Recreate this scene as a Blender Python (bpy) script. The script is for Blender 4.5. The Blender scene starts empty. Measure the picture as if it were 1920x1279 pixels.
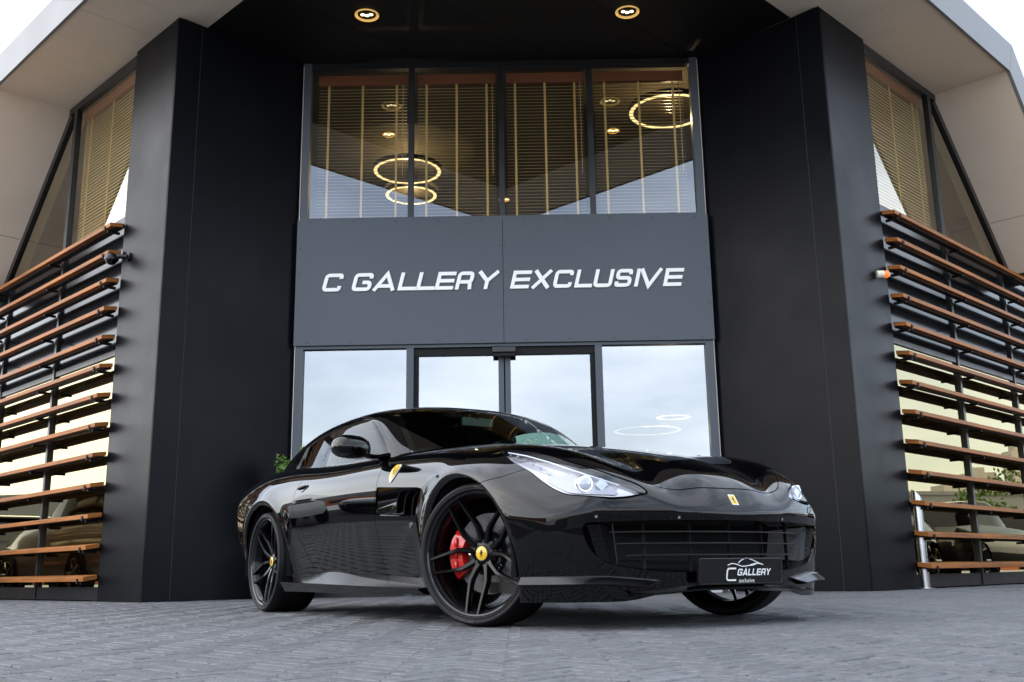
import bpy, bmesh, math, random
import numpy as np
from mathutils import Vector, Matrix
random.seed(7); rng=np.random.default_rng(7)
R_=math.radians
scene=bpy.context.scene
# ------------------------------------------------------------------ camera
F_PX,PITCH,ROLL,YAW,CAM_H=1901.7,.22459,-.01544,-.00327,.25
cam_d=bpy.data.cameras.new('camera'); cam=bpy.data.objects.new('camera',cam_d); scene.collection.objects.link(cam)
cam_d.sensor_width=36.0; cam_d.lens=36.0*F_PX/1920.0; cam_d.clip_start=.05; cam_d.clip_end=3000
fw=np.array([math.sin(YAW)*math.cos(PITCH),math.cos(YAW)*math.cos(PITCH),math.sin(PITCH)])
rt=np.array([math.cos(YAW),-math.sin(YAW),0.]); up=np.cross(rt,fw)
r2=rt*math.cos(ROLL)+up*math.sin(ROLL); u2=-rt*math.sin(ROLL)+up*math.cos(ROLL)
cam.matrix_world=Matrix(((r2[0],u2[0],-fw[0],0),(r2[1],u2[1],-fw[1],0),(r2[2],u2[2],-fw[2],CAM_H),(0,0,0,1)))
cam_d.dof.use_dof=False
scene.camera=cam
# ------------------------------------------------------------------ light
SUN_EL,SUN_AZ=R_(34),R_(262)      # azimuth measured clockwise from +Y
SKY_STRENGTH=.14
scene.view_settings.view_transform='Standard'; scene.view_settings.look='None'
scene.view_settings.exposure=1.45; scene.view_settings.gamma=1.0; scene.view_settings.use_curve_mapping=False
world=bpy.data.worlds.new('World'); scene.world=world; world.use_nodes=True
nt=world.node_tree; nt.nodes.clear()
def N(t,ty,**k):
    n=t.nodes.new(ty)
    for a,b in k.items(): setattr(n,a,b)
    return n
sky=N(nt,'ShaderNodeTexSky',sky_type='NISHITA',sun_disc=False,sun_elevation=SUN_EL,sun_rotation=SUN_AZ,altitude=0,air_density=1.0,dust_density=2.2,ozone_density=1.0)
tc=N(nt,'ShaderNodeTexCoord'); mp=N(nt,'ShaderNodeMapping'); mp.inputs['Scale'].default_value=(1,1,3.2)
nz=N(nt,'ShaderNodeTexNoise'); nz.inputs['Scale'].default_value=2.1; nz.inputs['Detail'].default_value=7; nz.inputs['Roughness'].default_value=.55
cr=N(nt,'ShaderNodeValToRGB'); cr.color_ramp.elements[0].position=.36; cr.color_ramp.elements[0].color=(.22,.22,.22,1); cr.color_ramp.elements[1].position=.66; cr.color_ramp.elements[1].color=(.93,.93,.93,1)
mx=N(nt,'ShaderNodeMix',data_type='RGBA'); mx.inputs[7].default_value=(8.5,9.15,10.1,1)
bg=N(nt,'ShaderNodeBackground'); bg.inputs['Strength'].default_value=SKY_STRENGTH
wo=N(nt,'ShaderNodeOutputWorld')
L=nt.links.new
L(tc.outputs['Generated'],mp.inputs['Vector']); L(mp.outputs['Vector'],nz.inputs['Vector']); L(nz.outputs['Fac'],cr.inputs['Fac'])
L(cr.outputs['Color'],mx.inputs[0]); L(sky.outputs['Color'],mx.inputs[6]); L(mx.outputs[2],bg.inputs['Color']); L(bg.outputs['Background'],wo.inputs['Surface'])
sun_d=bpy.data.lights.new('sun','SUN'); sun_d.energy=.85; sun_d.angle=R_(100); sun_d.color=(1,.98,.95)
sun=bpy.data.objects.new('sun',sun_d); scene.collection.objects.link(sun)
sdir=Vector((math.sin(SUN_AZ)*math.cos(SUN_EL),math.cos(SUN_AZ)*math.cos(SUN_EL),math.sin(SUN_EL)))
sun.rotation_euler=sdir.to_track_quat('Z','Y').to_euler()
scene.cycles.max_bounces=10; scene.cycles.transparent_max_bounces=24; scene.cycles.glossy_bounces=6
scene.cycles.caustics_reflective=False; scene.cycles.caustics_refractive=False; scene.cycles.sample_clamp_indirect=4.0

# ------------------------------------------------------------------ materials
def mat(name,col,rough=.5,metal=0,spec=.5,coat=0,var=0,vscale=4.,bump=0,bscale=60.,emit=None,estr=0,dirt=None,aniso=None,coords='pos'):
    m=bpy.data.materials.new(name); m.use_nodes=True; t=m.node_tree; b=t.nodes['Principled BSDF']
    b.inputs['Base Color'].default_value=(*col,1); b.inputs['Roughness'].default_value=rough; b.inputs['Metallic'].default_value=metal
    b.inputs['Specular IOR Level'].default_value=spec; b.inputs['Coat Weight'].default_value=coat; b.inputs['Coat Roughness'].default_value=.02
    if emit: b.inputs['Emission Color'].default_value=(*emit,1); b.inputs['Emission Strength'].default_value=estr
    if var or bump or dirt:
        if coords=='pos': g=N(t,'ShaderNodeNewGeometry'); vec=g.outputs['Position']
        else: g=N(t,'ShaderNodeTexCoord'); vec=g.outputs['Object']
        if aniso:
            mpp=N(t,'ShaderNodeMapping'); mpp.inputs['Scale'].default_value=aniso; t.links.new(vec,mpp.inputs['Vector']); vec=mpp.outputs['Vector']
    if var:
        n1=N(t,'ShaderNodeTexNoise'); n1.inputs['Scale'].default_value=vscale; n1.inputs['Detail'].default_value=8; n1.inputs['Roughness'].default_value=.6
        t.links.new(vec,n1.inputs['Vector'])
        mr=N(t,'ShaderNodeMapRange'); mr.inputs['From Min'].default_value=.3; mr.inputs['From Max'].default_value=.7; mr.inputs['To Min'].default_value=1-var; mr.inputs['To Max'].default_value=1+var
        t.links.new(n1.outputs['Fac'],mr.inputs['Value'])
        vm=N(t,'ShaderNodeVectorMath',operation='SCALE'); vm.inputs[0].default_value=col; t.links.new(mr.outputs['Result'],vm.inputs['Scale'])
        t.links.new(vm.outputs['Vector'],b.inputs['Base Color'])
        mr2=N(t,'ShaderNodeMapRange'); mr2.inputs['From Min'].default_value=.3; mr2.inputs['From Max'].default_value=.7; mr2.inputs['To Min'].default_value=max(rough-.06,.01); mr2.inputs['To Max'].default_value=min(rough+.06,1)
        t.links.new(n1.outputs['Fac'],mr2.inputs['Value'])
        if rough>.1: t.links.new(mr2.outputs['Result'],b.inputs['Roughness'])
    if bump:
        n2=N(t,'ShaderNodeTexNoise'); n2.inputs['Scale'].default_value=bscale; n2.inputs['Detail'].default_value=6
        t.links.new(vec,n2.inputs['Vector'])
        bp=N(t,'ShaderNodeBump'); bp.inputs['Strength'].default_value=bump; bp.inputs['Distance'].default_value=.01
        t.links.new(n2.outputs['Fac'],bp.inputs['Height']); t.links.new(bp.outputs['Normal'],b.inputs['Normal'])
    return m
def glass(name,tint,refl,rcol=(1,1,1),rough=0.0,wav=0,ior=1.5):
    m=bpy.data.materials.new(name); m.use_nodes=True; t=m.node_tree; t.nodes.clear()
    o=N(t,'ShaderNodeOutputMaterial'); mixn=N(t,'ShaderNodeMixShader'); tr=N(t,'ShaderNodeBsdfTransparent'); gl=N(t,'ShaderNodeBsdfGlossy')
    tr.inputs['Color'].default_value=(*tint,1); gl.inputs['Color'].default_value=(*rcol,1); gl.inputs['Roughness'].default_value=rough
    lw=N(t,'ShaderNodeFresnel'); lw.inputs['IOR'].default_value=ior
    mr=N(t,'ShaderNodeMapRange'); mr.inputs['From Min'].default_value=.04; mr.inputs['From Max'].default_value=1; mr.inputs['To Min'].default_value=refl; mr.inputs['To Max'].default_value=1
    t.links.new(lw.outputs['Fac'],mr.inputs['Value'])
    gb=N(t,'ShaderNodeNewGeometry'); inv=N(t,'ShaderNodeMath',operation='SUBTRACT'); inv.inputs[0].default_value=1.0; t.links.new(gb.outputs['Backfacing'],inv.inputs[1])
    mu=N(t,'ShaderNodeMath',operation='MULTIPLY'); t.links.new(mr.outputs['Result'],mu.inputs[0]); t.links.new(inv.outputs['Value'],mu.inputs[1]); t.links.new(mu.outputs['Value'],mixn.inputs['Fac'])
    t.links.new(tr.outputs['BSDF'],mixn.inputs[1]); t.links.new(gl.outputs['BSDF'],mixn.inputs[2]); t.links.new(mixn.outputs['Shader'],o.inputs['Surface'])
    if wav:
        g=N(t,'ShaderNodeNewGeometry'); n2=N(t,'ShaderNodeTexNoise'); n2.inputs['Scale'].default_value=.7; n2.inputs['Detail'].default_value=1
        bp=N(t,'ShaderNodeBump'); bp.inputs['Strength'].default_value=wav; bp.inputs['Distance'].default_value=.02
        t.links.new(g.outputs['Position'],n2.inputs['Vector']); t.links.new(n2.outputs['Fac'],bp.inputs['Height']); t.links.new(bp.outputs['Normal'],gl.inputs['Normal'])
    return m
M={}
M['anthracite']=mat('anthracite_panel',(.0042,.0048,.0066),.34,0,.095,var=.12,vscale=1.3,bump=.015,bscale=220)
M['anthracite_dark']=mat('anthracite_frame',(.009,.010,.0125),.34,0,.5,var=.08,vscale=3)
M['sign_panel']=mat('anthracite_skylit',(.064,.075,.091),.45,.15,.4,var=.07,vscale=.9,bump=.012,bscale=260)  # same anthracite as the pillars, lightened for the sky it reflects
M['black_trim']=mat('black_trim',(.006,.006,.007),.55,0,.2)
M['dark_ceiling']=mat('black_perforated_ceiling',(.007,.007,.0075),.55,0,.25,var=.25,vscale=90)
M['beige']=mat('beige_cladding',(.82,.695,.57),.5,0,.4,var=.05,vscale=1.1,bump=.01,bscale=120)
M['fascia']=mat('light_grey_fascia',(.205,.205,.212),.5,.0,.2,var=.04,vscale=1)
M['wood']=mat('oiled_wood',(.275,.10,.025),.5,0,.15,var=.42,vscale=7,bump=.08,bscale=40,aniso=(.18,.18,2.5))
M['glass_front']=glass('facade_glass',(.60,.62,.62),.33,(.96,.98,1.0),0,.02)
M['glass_up']=glass('upper_glass',(.95,.92,.82),.165,(.88,.93,1.0),0,.02)
M['glass_bronze']=glass('bronze_glass',(.42,.34,.19),.27,(.96,.84,.54),0,.05)
M['glass_wing']=glass('wing_upper_glass',(.90,.87,.76),.17,(.95,.92,.85))
M['blind_wing']=mat('wing_blind_slat',(.46,.39,.265),.6)
M['spandrel']=mat('spandrel_glass',(.007,.008,.010),.14,0,.22)
M['blind']=mat('blind_slat',(.47,.375,.22),.5,0,.3)
M['blind_tape']=mat('blind_tape',(.72,.55,.29),.7)
M['blind_rail']=mat('blind_headrail',(.24,.085,.05),.5)
M['white_sign']=mat('white_acrylic',(.80,.80,.78),.35,emit=(1,1,.98),estr=.03)
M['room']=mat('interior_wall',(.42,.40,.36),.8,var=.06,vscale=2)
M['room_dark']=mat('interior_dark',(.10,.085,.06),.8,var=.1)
M['lamp']=mat('lamp_glow',(1,.85,.5),.5,emit=(1,.78,.38),estr=1.8)
M['lamp_soft']=mat('lamp_ring_glow',(1,.9,.7),.5,emit=(1,.78,.42),estr=.5)
M['brass']=mat('lamp_reflector_glow',(.75,.55,.25),.3,1,emit=(1,.62,.18),estr=.22)  # emission imitates the bulb glow caught by the reflector
M['lamp_dim']=mat('lamp_ring_dim',(1,.9,.7),.5,emit=(1,.85,.6),estr=.16)
M['steel']=mat('brushed_steel',(.55,.56,.58),.22,1,var=.1,vscale=30,aniso=(1,1,.05))
M['screw']=mat('screw_head',(.03,.03,.035),.4,.6)
M['paver']=mat('paver_concrete',(.108,.111,.117),.66,0,.28,var=.34,vscale=26,bump=.8,bscale=130)
pt=M['paver'].node_tree; pb=pt.nodes['Principled BSDF']; src=pb.inputs['Base Color'].links[0].from_socket
gi_=N(pt,'ShaderNodeNewGeometry'); oi_=N(pt,'ShaderNodeObjectInfo'); ad=N(pt,'ShaderNodeMath',operation='ADD'); fr0=N(pt,'ShaderNodeMath',operation='FRACT'); mr0=N(pt,'ShaderNodeMapRange'); mr0.inputs['To Min'].default_value=.88; mr0.inputs['To Max'].default_value=1.12
pt.links.new(gi_.outputs['Random Per Island'],ad.inputs[0]); pt.links.new(oi_.outputs['Random'],ad.inputs[1]); pt.links.new(ad.outputs['Value'],fr0.inputs[0]); pt.links.new(fr0.outputs['Value'],mr0.inputs['Value'])
vs0=N(pt,'ShaderNodeVectorMath',operation='SCALE'); pt.links.new(src,vs0.inputs[0]); pt.links.new(mr0.outputs['Result'],vs0.inputs['Scale'])
big=N(pt,'ShaderNodeTexNoise'); big.inputs['Scale'].default_value=.55; big.inputs['Detail'].default_value=5; pt.links.new(gi_.outputs['Position'],big.inputs['Vector']); mrb=N(pt,'ShaderNodeMapRange'); mrb.inputs['From Min'].default_value=.32; mrb.inputs['From Max'].default_value=.68; mrb.inputs['To Min'].default_value=.84; mrb.inputs['To Max'].default_value=1.14; pt.links.new(big.outputs['Fac'],mrb.inputs['Value'])
vs1=N(pt,'ShaderNodeVectorMath',operation='SCALE'); pt.links.new(vs0.outputs['Vector'],vs1.inputs[0]); pt.links.new(mrb.outputs['Result'],vs1.inputs['Scale']); pt.links.new(vs1.outputs['Vector'],pb.inputs['Base Color'])
M['joint']=mat('joint_sand',(.03,.03,.031),.95,0,.1,var=.3,vscale=50)
M['bounce_concrete']=mat('bounce_concrete',(.52,.50,.465),.85,0,.3,var=.2,vscale=3,bump=.3,bscale=120)  # unseen outer concrete, made pale to bounce light onto the soffits
M['paint']=mat('black_car_paint',(.0009,.0009,.0012),.022,0,.36)
M['gloss']=mat('gloss_black',(.002,.002,.0024),.07,0,.36)
M['satin']=mat('satin_black',(.006,.006,.0066),.34,0,.4)
M['matte']=mat('matte_black',(.006,.006,.006),.8,0,.3)
M['rubber']=mat('tyre_rubber',(.0042,.0042,.0046),.55,0,.22,var=.2,vscale=25,bump=.05,bscale=180,coords='obj')
M['rim']=mat('satin_black_rim',(.0025,.0025,.003),.12,0,.22)
M['rimlip']=mat('gloss_black_lip',(.02,.021,.023),.10,.5,.6)
M['chrome']=mat('chrome',(.8,.8,.82),.08,1)
M['lampwhite']=mat('lamp_reflector_bright',(.44,.44,.47),.24,.6,.5)
M['lampgrey']=mat('lamp_inner_grey',(.22,.23,.26),.22,.5,.5)
M['lens']=glass('lamp_lens',(.97,.97,1.0),.06)
M['proj']=mat('projector_lens',(.33,.38,.44),.05,.2,.8,coat=1)
M['redcal']=mat('red_caliper',(.50,.008,.005),.25,0,.5,coat=.6)
M['disc']=mat('carbon_disc',(.04,.042,.045),.35,.3,.5,var=.2,vscale=60,coords='obj')
M['yellow']=mat('badge_yellow',(.62,.38,.005),.3,coat=.5)
M['whitepaint']=mat('white_print',(.68,.68,.68),.4)
M['carglass']=glass('windscreen_glass',(.66,.84,.76),.05)
M['darkglass']=glass('privacy_glass',(.03,.04,.04),.03,ior=1.3)
M['skirt']=mat('satin_gloss_black',(.0012,.0012,.0015),.16,0,.40)
M['sideglass']=glass('side_window_glass',(.50,.68,.61),.03,ior=1.3)
M['interior']=mat('black_leather',(.012,.011,.011),.55,bump=.1,bscale=90)
M['platebk']=mat('plate_black',(.004,.004,.005),.45,0,.15)
M['sidewall']=mat('sidewall_print',(.05,.05,.052),.5)
M['orange']=mat('orange_lens',(.95,.16,.02),.3,emit=(1,.2,.03),estr=.25)
M['ivory']=mat('ivory_plastic',(.72,.68,.52),.4)
M['leaf']=mat('leaf_green',(.075,.14,.022),.5,0,.4,var=.35,vscale=12)
M['leaf2']=mat('leaf_dark',(.035,.07,.018),.55,0,.4,var=.35,vscale=2)
M['bark']=mat('bark',(.10,.075,.05),.9,var=.3,vscale=20)
M['pot']=mat('planter_grey',(.42,.43,.44),.6,var=.06,vscale=6)
# ------------------------------------------------------------------ helpers
COL=scene.collection
class MB:
    def __init__(s): s.v=[];s.f=[]
    def add(s,V,Fs):
        o=len(s.v); s.v+=[tuple(map(float,p)) for p in V]; s.f+=[tuple(i+o for i in f) for f in Fs]; return s
    def box(s,c,d,m=None):
        V=[]
        for x in(-.5,.5):
            for y in(-.5,.5):
                for z in(-.5,.5):
                    p=Vector((x*d[0],y*d[1],z*d[2]))
                    if m is not None: p=m@p
                    V.append((p[0]+c[0],p[1]+c[1],p[2]+c[2]))
        return s.add(V,[(0,1,3,2),(4,6,7,5),(0,4,5,1),(2,3,7,6),(0,2,6,4),(1,5,7,3)])
    def slab(s,poly,off):
        """polygon (3D list) extruded by vector off"""
        n=len(poly); off=np.array(off,float); P=[np.array(p,float) for p in poly]
        return s.add(P+[p+off for p in P],[tuple(range(n))[::-1],tuple(range(n,2*n))]+[(i,(i+1)%n,n+(i+1)%n,n+i) for i in range(n)])
    def tube(s,path,r,k=8,cap=True):
        path=[np.array(p,float) for p in path]; n=len(path); rs=r if hasattr(r,'__len__') else [r]*n
        V=[];ref=None
        for i,p in enumerate(path):
            d=path[min(i+1,n-1)]-path[max(i-1,0)]; d/=np.linalg.norm(d)+1e-12
            if ref is None: ref=np.array([0,0,1.]) if abs(d[2])<.9 else np.array([1.,0,0])
            a=np.cross(d,ref); a/=np.linalg.norm(a)+1e-12; b=np.cross(a,d); ref=b
            for j in range(k):
                t=2*math.pi*j/k; V.append(p+rs[i]*(math.cos(t)*a+math.sin(t)*b))
        Fs=[(i*k+j,i*k+(j+1)%k,(i+1)*k+(j+1)%k,(i+1)*k+j) for i in range(n-1) for j in range(k)]
        if cap: Fs+=[tuple(range(k))[::-1],tuple(range((n-1)*k,n*k))]
        return s.add(V,Fs)
    def lathe(s,prof,k=48,axis='y',closed=False):
        """prof: list of (radius, along axis)"""
        V=[]
        for r,h in prof:
            for j in range(k):
                t=2*math.pi*j/k
                V.append((r*math.cos(t),h,r*math.sin(t)) if axis=='y' else (r*math.cos(t),r*math.sin(t),h))
        n=len(prof); rng_=range(n if closed else n-1)
        Fs=[(i*k+j,i*k+(j+1)%k,((i+1)%n)*k+(j+1)%k,((i+1)%n)*k+j) for i in rng_ for j in range(k)]
        if axis=='y': Fs=[f[::-1] for f in Fs]
        return s.add(V,Fs)
    def loft(s,secs,cap=True,closed=True):
        k=len(secs[0]);n=len(secs);V=[p for q in secs for p in q]
        kk=k if closed else k-1
        Fs=[(i*k+j,i*k+(j+1)%k,(i+1)*k+(j+1)%k,(i+1)*k+j) for i in range(n-1) for j in range(kk)]
        if cap and closed: Fs+=[tuple(range(k))[::-1],tuple(range((n-1)*k,n*k))]
        return s.add(V,Fs)
    def build(s,name,m,parent=None,smooth=None,loc=None,bevel=0):
        me=bpy.data.meshes.new(name); me.from_pydata(s.v,[],s.f); me.validate(); me.update()
        if len(s.f)<6000:
            bm=bmesh.new(); bm.from_mesh(me); bmesh.ops.recalc_face_normals(bm,faces=bm.faces); bm.to_mesh(me); bm.free()
        me.materials.append(M[m] if isinstance(m,str) else m)
        if smooth is not None:
            me.shade_smooth()
            if smooth is not True: me.set_sharp_from_angle(angle=R_(smooth))
        o=bpy.data.objects.new(name,me); COL.objects.link(o)
        if bevel:
            b=o.modifiers.new('bevel','BEVEL'); b.width=bevel; b.segments=2; b.limit_method='ANGLE'; b.angle_limit=R_(40)
        if loc is not None: o.location=loc
        if parent is not None: put(o,parent)
        return o
BASE={}
def put(o,parent):
    o.parent=parent
    o.matrix_parent_inverse=BASE.get(parent.name,Matrix()).inverted()
def tag(o,label,cat,group=None,kind=None):
    if label: o['label']=label
    if cat: o['category']=cat
    if group: o['group']=group
    if kind: o['kind']=kind
    return o
def root(name,label,cat,loc=(0,0,0),group=None,rotz=0,world_children=True):
    o=bpy.data.objects.new(name,None); o.empty_display_size=.2; COL.objects.link(o); o.location=loc; o.rotation_euler=(0,0,rotz)
    if world_children: BASE[o.name]=Matrix.Translation(Vector(loc))@Matrix.Rotation(rotz,4,'Z')
    tag(o,label,cat,group); return o
def clip_poly(poly,n,d):
    """keep side n.p<=d of a 2D polygon"""
    out=[]
    for i in range(len(poly)):
        a=np.array(poly[i],float);b=np.array(poly[(i+1)%len(poly)],float)
        fa=np.dot(n,a)-d;fb=np.dot(n,b)-d
        if fa<=0: out.append(tuple(a))
        if (fa<0<fb) or (fb<0<fa): out.append(tuple(a+(b-a)*fa/(fa-fb)))
    return out
def rpath(pts,r,n=5):
    """round the inner corners of a 2D polyline"""
    pts=[np.array(p,float) for p in pts]; out=[pts[0]]
    for i in range(1,len(pts)-1):
        a,b,c=pts[i-1],pts[i],pts[i+1]; u=(a-b);v=(c-b);lu=np.linalg.norm(u);lv=np.linalg.norm(v)
        q=min(r,lu*.49,lv*.49); p0=b+u/lu*q;p1=b+v/lv*q
        for k in range(n+1):
            t=k/n; out.append((1-t)**2*p0+2*t*(1-t)*b+t*t*p1)
    out.append(pts[-1]); return out
def stroke(pts,th,closed=False):
    """2D polyline to left / right offset lists with mitres"""
    P=[np.array(p,float) for p in pts];n=len(P);Lh=[];Rh=[]
    for i in range(n):
        d0=P[i]-P[i-1] if i>0 else P[1]-P[0]; d1=P[i+1]-P[i] if i<n-1 else P[-1]-P[-2]
        d0=d0/(np.linalg.norm(d0)+1e-12);d1=d1/(np.linalg.norm(d1)+1e-12)
        n0=np.array([-d0[1],d0[0]]);n1=np.array([-d1[1],d1[0]]);m=n0+n1;m/=np.linalg.norm(m)+1e-12
        k=th*.5/max(np.dot(m,n0),.35); Lh.append(P[i]+m*k);Rh.append(P[i]-m*k)
    return Lh,Rh
def stroke_mesh(mb,pts,th,to3d,depth,lift=0.):
    """to3d(u,v,h) -> 3D; extruded stroke"""
    Lh,Rh=stroke(pts,th); n=len(Lh); V=[]
    for h in(0.,depth+lift):
        for a,b in zip(Lh,Rh): V+= [to3d(a[0],a[1],h),to3d(b[0],b[1],h)]
    k=2*n;Fs=[]
    for i in range(n-1):
        Fs+=[(k+2*i,k+2*i+1,k+2*i+3,k+2*i+2),(2*i,2*i+2,k+2*i+2,k+2*i),(2*i+1,k+2*i+1,k+2*i+3,2*i+3)]
    Fs+=[(0,k,k+1,1),(2*n-2,2*n-1,k+2*n-1,k+2*n-2)]
    mb.add(V,Fs)
class Card:
    """cardinal natural cubic splines on given knots: B(x) -> (n,k)"""
    def __init__(s,k):
        k=np.array(k,float);s.k=k;n=len(k);h=np.diff(k)
        A=np.eye(n);R=np.zeros((n,n))
        for i in range(1,n-1):
            A[i,i-1]=h[i-1]/6;A[i,i]=(h[i-1]+h[i])/3;A[i,i+1]=h[i]/6
            R[i,i-1]=1/h[i-1];R[i,i]=-1/h[i-1]-1/h[i];R[i,i+1]=1/h[i]
        s.M=np.linalg.solve(A,R)
    def __call__(s,x):
        x=np.asarray(x,float);k=s.k;xc=np.clip(x,k[0],k[-1])
        i=np.clip(np.searchsorted(k,xc)-1,0,len(k)-2);h=k[i+1]-k[i]
        a=(k[i+1]-xc)/h;b=1-a;n=len(k)
        I=np.eye(n)
        B=a[:,None]*I[i]+b[:,None]*I[i+1]+((a**3-a)*h*h/6)[:,None]*s.M[i]+((b**3-b)*h*h/6)[:,None]*s.M[i+1]
        ex=x-xc
        if np.any(ex!=0):
            D=(I[i+1]-I[i])/h[:,None]+(-(3*a*a-1)*h/6)[:,None]*s.M[i]+((3*b*b-1)*h/6)[:,None]*s.M[i+1]
            B=B+ex[:,None]*D
        return B
def sp(ks,vs):
    c=Card(ks);v=np.array(vs,float)
    return lambda x:c(x)@v
def smax(a,b,k):
    h=np.maximum(k-np.abs(a-b),0)/k
    return np.maximum(a,b)+h*h*k*.25
def sst(e0,e1,x):
    t=np.clip((x-e0)/(e1-e0),0,1);return t*t*t*(t*(6*t-15)+10)
# ---- top height field
HX=[-4.1,-3.6,-3.0,-2.4,-1.8,-1.1,-.7,-.3,0,.2,.4,.52,.62,.70,.78,.86,.94]
H0=[.90,1.0,1.02,1.0,1.0,1.02,.995,.953,.908,.874,.832,.800,.766,.732,.685,.603,.480]
H1=[.90,1.0,1.02,1.0,1.0,1.02,.992,.948,.902,.866,.823,.790,.755,.720,.673,.593,.476]
H2=[.90,1.0,1.02,1.0,.985,.98,.958,.915,.868,.831,.786,.753,.718,.682,.634,.560,.465]
H3=[.88,.985,1.02,.985,.955,.948,.938,.917,.892,.867,.824,.784,.736,.688,.628,.550,.465]
H4=[.80,.86,.90,.885,.865,.87,.865,.845,.80,.755,.690,.645,.598,.555,.508,.45,.39]
hx=Card(HX);HM=np.array([H4,H3,H2,H1,H0,H1,H2,H3,H4]).T
hw=Card([-1.35,-1,-.57,-.27,0,.27,.57,1,1.35])
wc=sp([-4.1,-3.4,-2.6,-1.8,-1,-.3,.2,.5,.75,1.],[.70,.80,.84,.83,.78,.73,.685,.63,.58,.54])
def Htop(x,w):
    r=np.clip(w/wc(x),0,1.8)
    return ((hx(x)@HM)*hw(r)).sum(1)
# ---- side half width
YX=[-4.0,-3.5,-3.0,-2.5,-2.0,-1.5,-.9,-.4,0,.4,.8]
YZ=[.10,.25,.45,.62,.76,.90,1.05]
YM=np.array([
 [.72,.79,.86,.905,.92,.90,.86],
 [.84,.885,.940,.972,.975,.945,.89],
 [.88,.920,.962,.986,.990,.960,.90],
 [.855,.895,.932,.958,.968,.945,.90],
 [.845,.885,.925,.952,.963,.938,.885],
 [.845,.885,.925,.951,.961,.932,.87],
 [.850,.890,.928,.952,.958,.930,.87],
 [.88,.912,.945,.966,.968,.935,.87],
 [.895,.925,.957,.977,.976,.940,.875],
 [.90,.925,.952,.970,.968,.930,.865],
 [.88,.905,.930,.946,.940,.90,.84]])
yx=Card(YX);yz=Card(YZ)
ARCH=[(0.005,.292,.420),(-2.96,.32,.442)]
def Yside(x,z):
    y=((yx(x)@YM)*yz(z)).sum(1)
    for (cx,cz,r) in ARCH:
        d=np.hypot(x-cx,z-cz)-r
        fl=.016*np.exp(-(d/.075)**2)*sst(.1,.3,z)
        ch=.55*.5*(np.sqrt((.032-d)**2+.006**2)+(.032-d)) # chamfer near the lip
        y=y+fl-np.clip(ch,0,.03)
    # hollow behind the front wheel running into the door
    return y
xfz=sp([.08,.16,.22,.30,.42,.47,.505,.54,.60,.75,1.0],[-.055,-.042,-.034,-.024,-.012,-.006,.004,.0,-.02,-.09,-.22])
def Xfront(w,z):
    return .915-.36*w**2+xfz(z)
xrz=sp([.1,.3,.5,.7,.9,1.1],[.20,.10,.03,0,.02,.10])
def Xrear(w,z): return -3.96+.24*w**2+xrz(z)
def Fbody(P):
    x,y,z=P[:,0],P[:,1],P[:,2];w=np.abs(y)
    t=z-Htop(x,w); s=w-Yside(x,z); f=x-Xfront(w,z); r=Xrear(w,z)-x
    kts=.10+.03*sst(-2.2,-3.0,x)
    kf=.03+.12*sst(.55,.85,w)
    q=sst(.30,.62,x)
    fs=smax(f,s,.24)
    a=smax(t,fs,kts+(kf-kts)*q)
    return smax(a,r,.14)
# ---- greenhouse
rx=sp([-4.0,-3.7,-3.4,-3.0,-2.5,-2.1,-1.8,-1.5,-1.1],[1.0,1.12,1.205,1.288,1.352,1.368,1.365,1.345,1.29])
tp=sp([-4.0,-3.6,-3.2,-2.7,-2.1,-1.5,-1.1],[.26,.16,.085,.025,.0,.008,.03])
def Fglass(P):
    x,y,z=P[:,0],P[:,1],P[:,2];w=np.abs(y)
    t=z-(rx(x)-.052*(w/.6)**2.6)
    s=(w-(.815-.25*(z-.95)-.18*(z-.95)**2-tp(x)))*.94
    f=(x-(-.80-1.92*(z-1.0)-.35*(z-1.0)**2-(.74-.7*(z-.95))*w**2))*.46
    r=-3.96+.2*w*w-x
    a=smax(t,s,.06); a=smax(a,f,.05)
    return smax(a,r,.05)
def shoot(F,O,D,tmax=2.6):
    a=np.zeros(len(O));b=np.full(len(O),tmax)
    for _ in range(26):
        m=.5*(a+b);v=F(O+D*m[:,None]);i=v<0
        a=np.where(i,m,a);b=np.where(i,b,m)
    return O+D*((a+b)*.5)[:,None]
def grad(F,P,e=2e-4):
    G=np.stack([F(P+np.eye(3)[i]*e)-F(P-np.eye(3)[i]*e) for i in range(3)],1)
    return G/np.linalg.norm(G,axis=1,keepdims=True)
def shell(F,xs,xe,z0,nsec,ncap_r,ncap_f,ph):
    """grid of rays from a spine; right half (y<=0)"""
    secs=[]
    for k in range(ncap_r): secs.append((xs,np.pi/2*(k/ncap_r-1)))   # azimuth -90 (rear)..0
    for k in range(nsec+1): secs.append((xs+(xe-xs)*k/nsec,0.))
    for k in range(1,ncap_f+1): secs.append((xe,np.pi/2*k/ncap_f))
    secs=np.array(secs);ph=np.asarray(ph)
    A,Ph=np.meshgrid(np.arange(len(secs)),ph,indexing='ij')
    sx=secs[A,0].ravel();al=secs[A,1].ravel();p=Ph.ravel()
    O=np.stack([sx,0*sx,0*sx+z0],1)
    D=np.stack([np.sin(al)*np.cos(p),-np.cos(al)*np.cos(p),np.sin(p)],1)
    D[np.abs(D)<1e-9]=0
    P=shoot(F,O,D);N=grad(F,P)
    m0=np.abs(D[:,1])<1e-9
    P[m0,1]=0;N[m0,1]=0
    n=len(ph);S=len(secs)
    f=[]
    for i in range(S-1):
        for j in range(n-1):
            q=(i*n+j,(i+1)*n+j,(i+1)*n+j+1,i*n+j+1)
            f.append(q)
    return P,N,f
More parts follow.
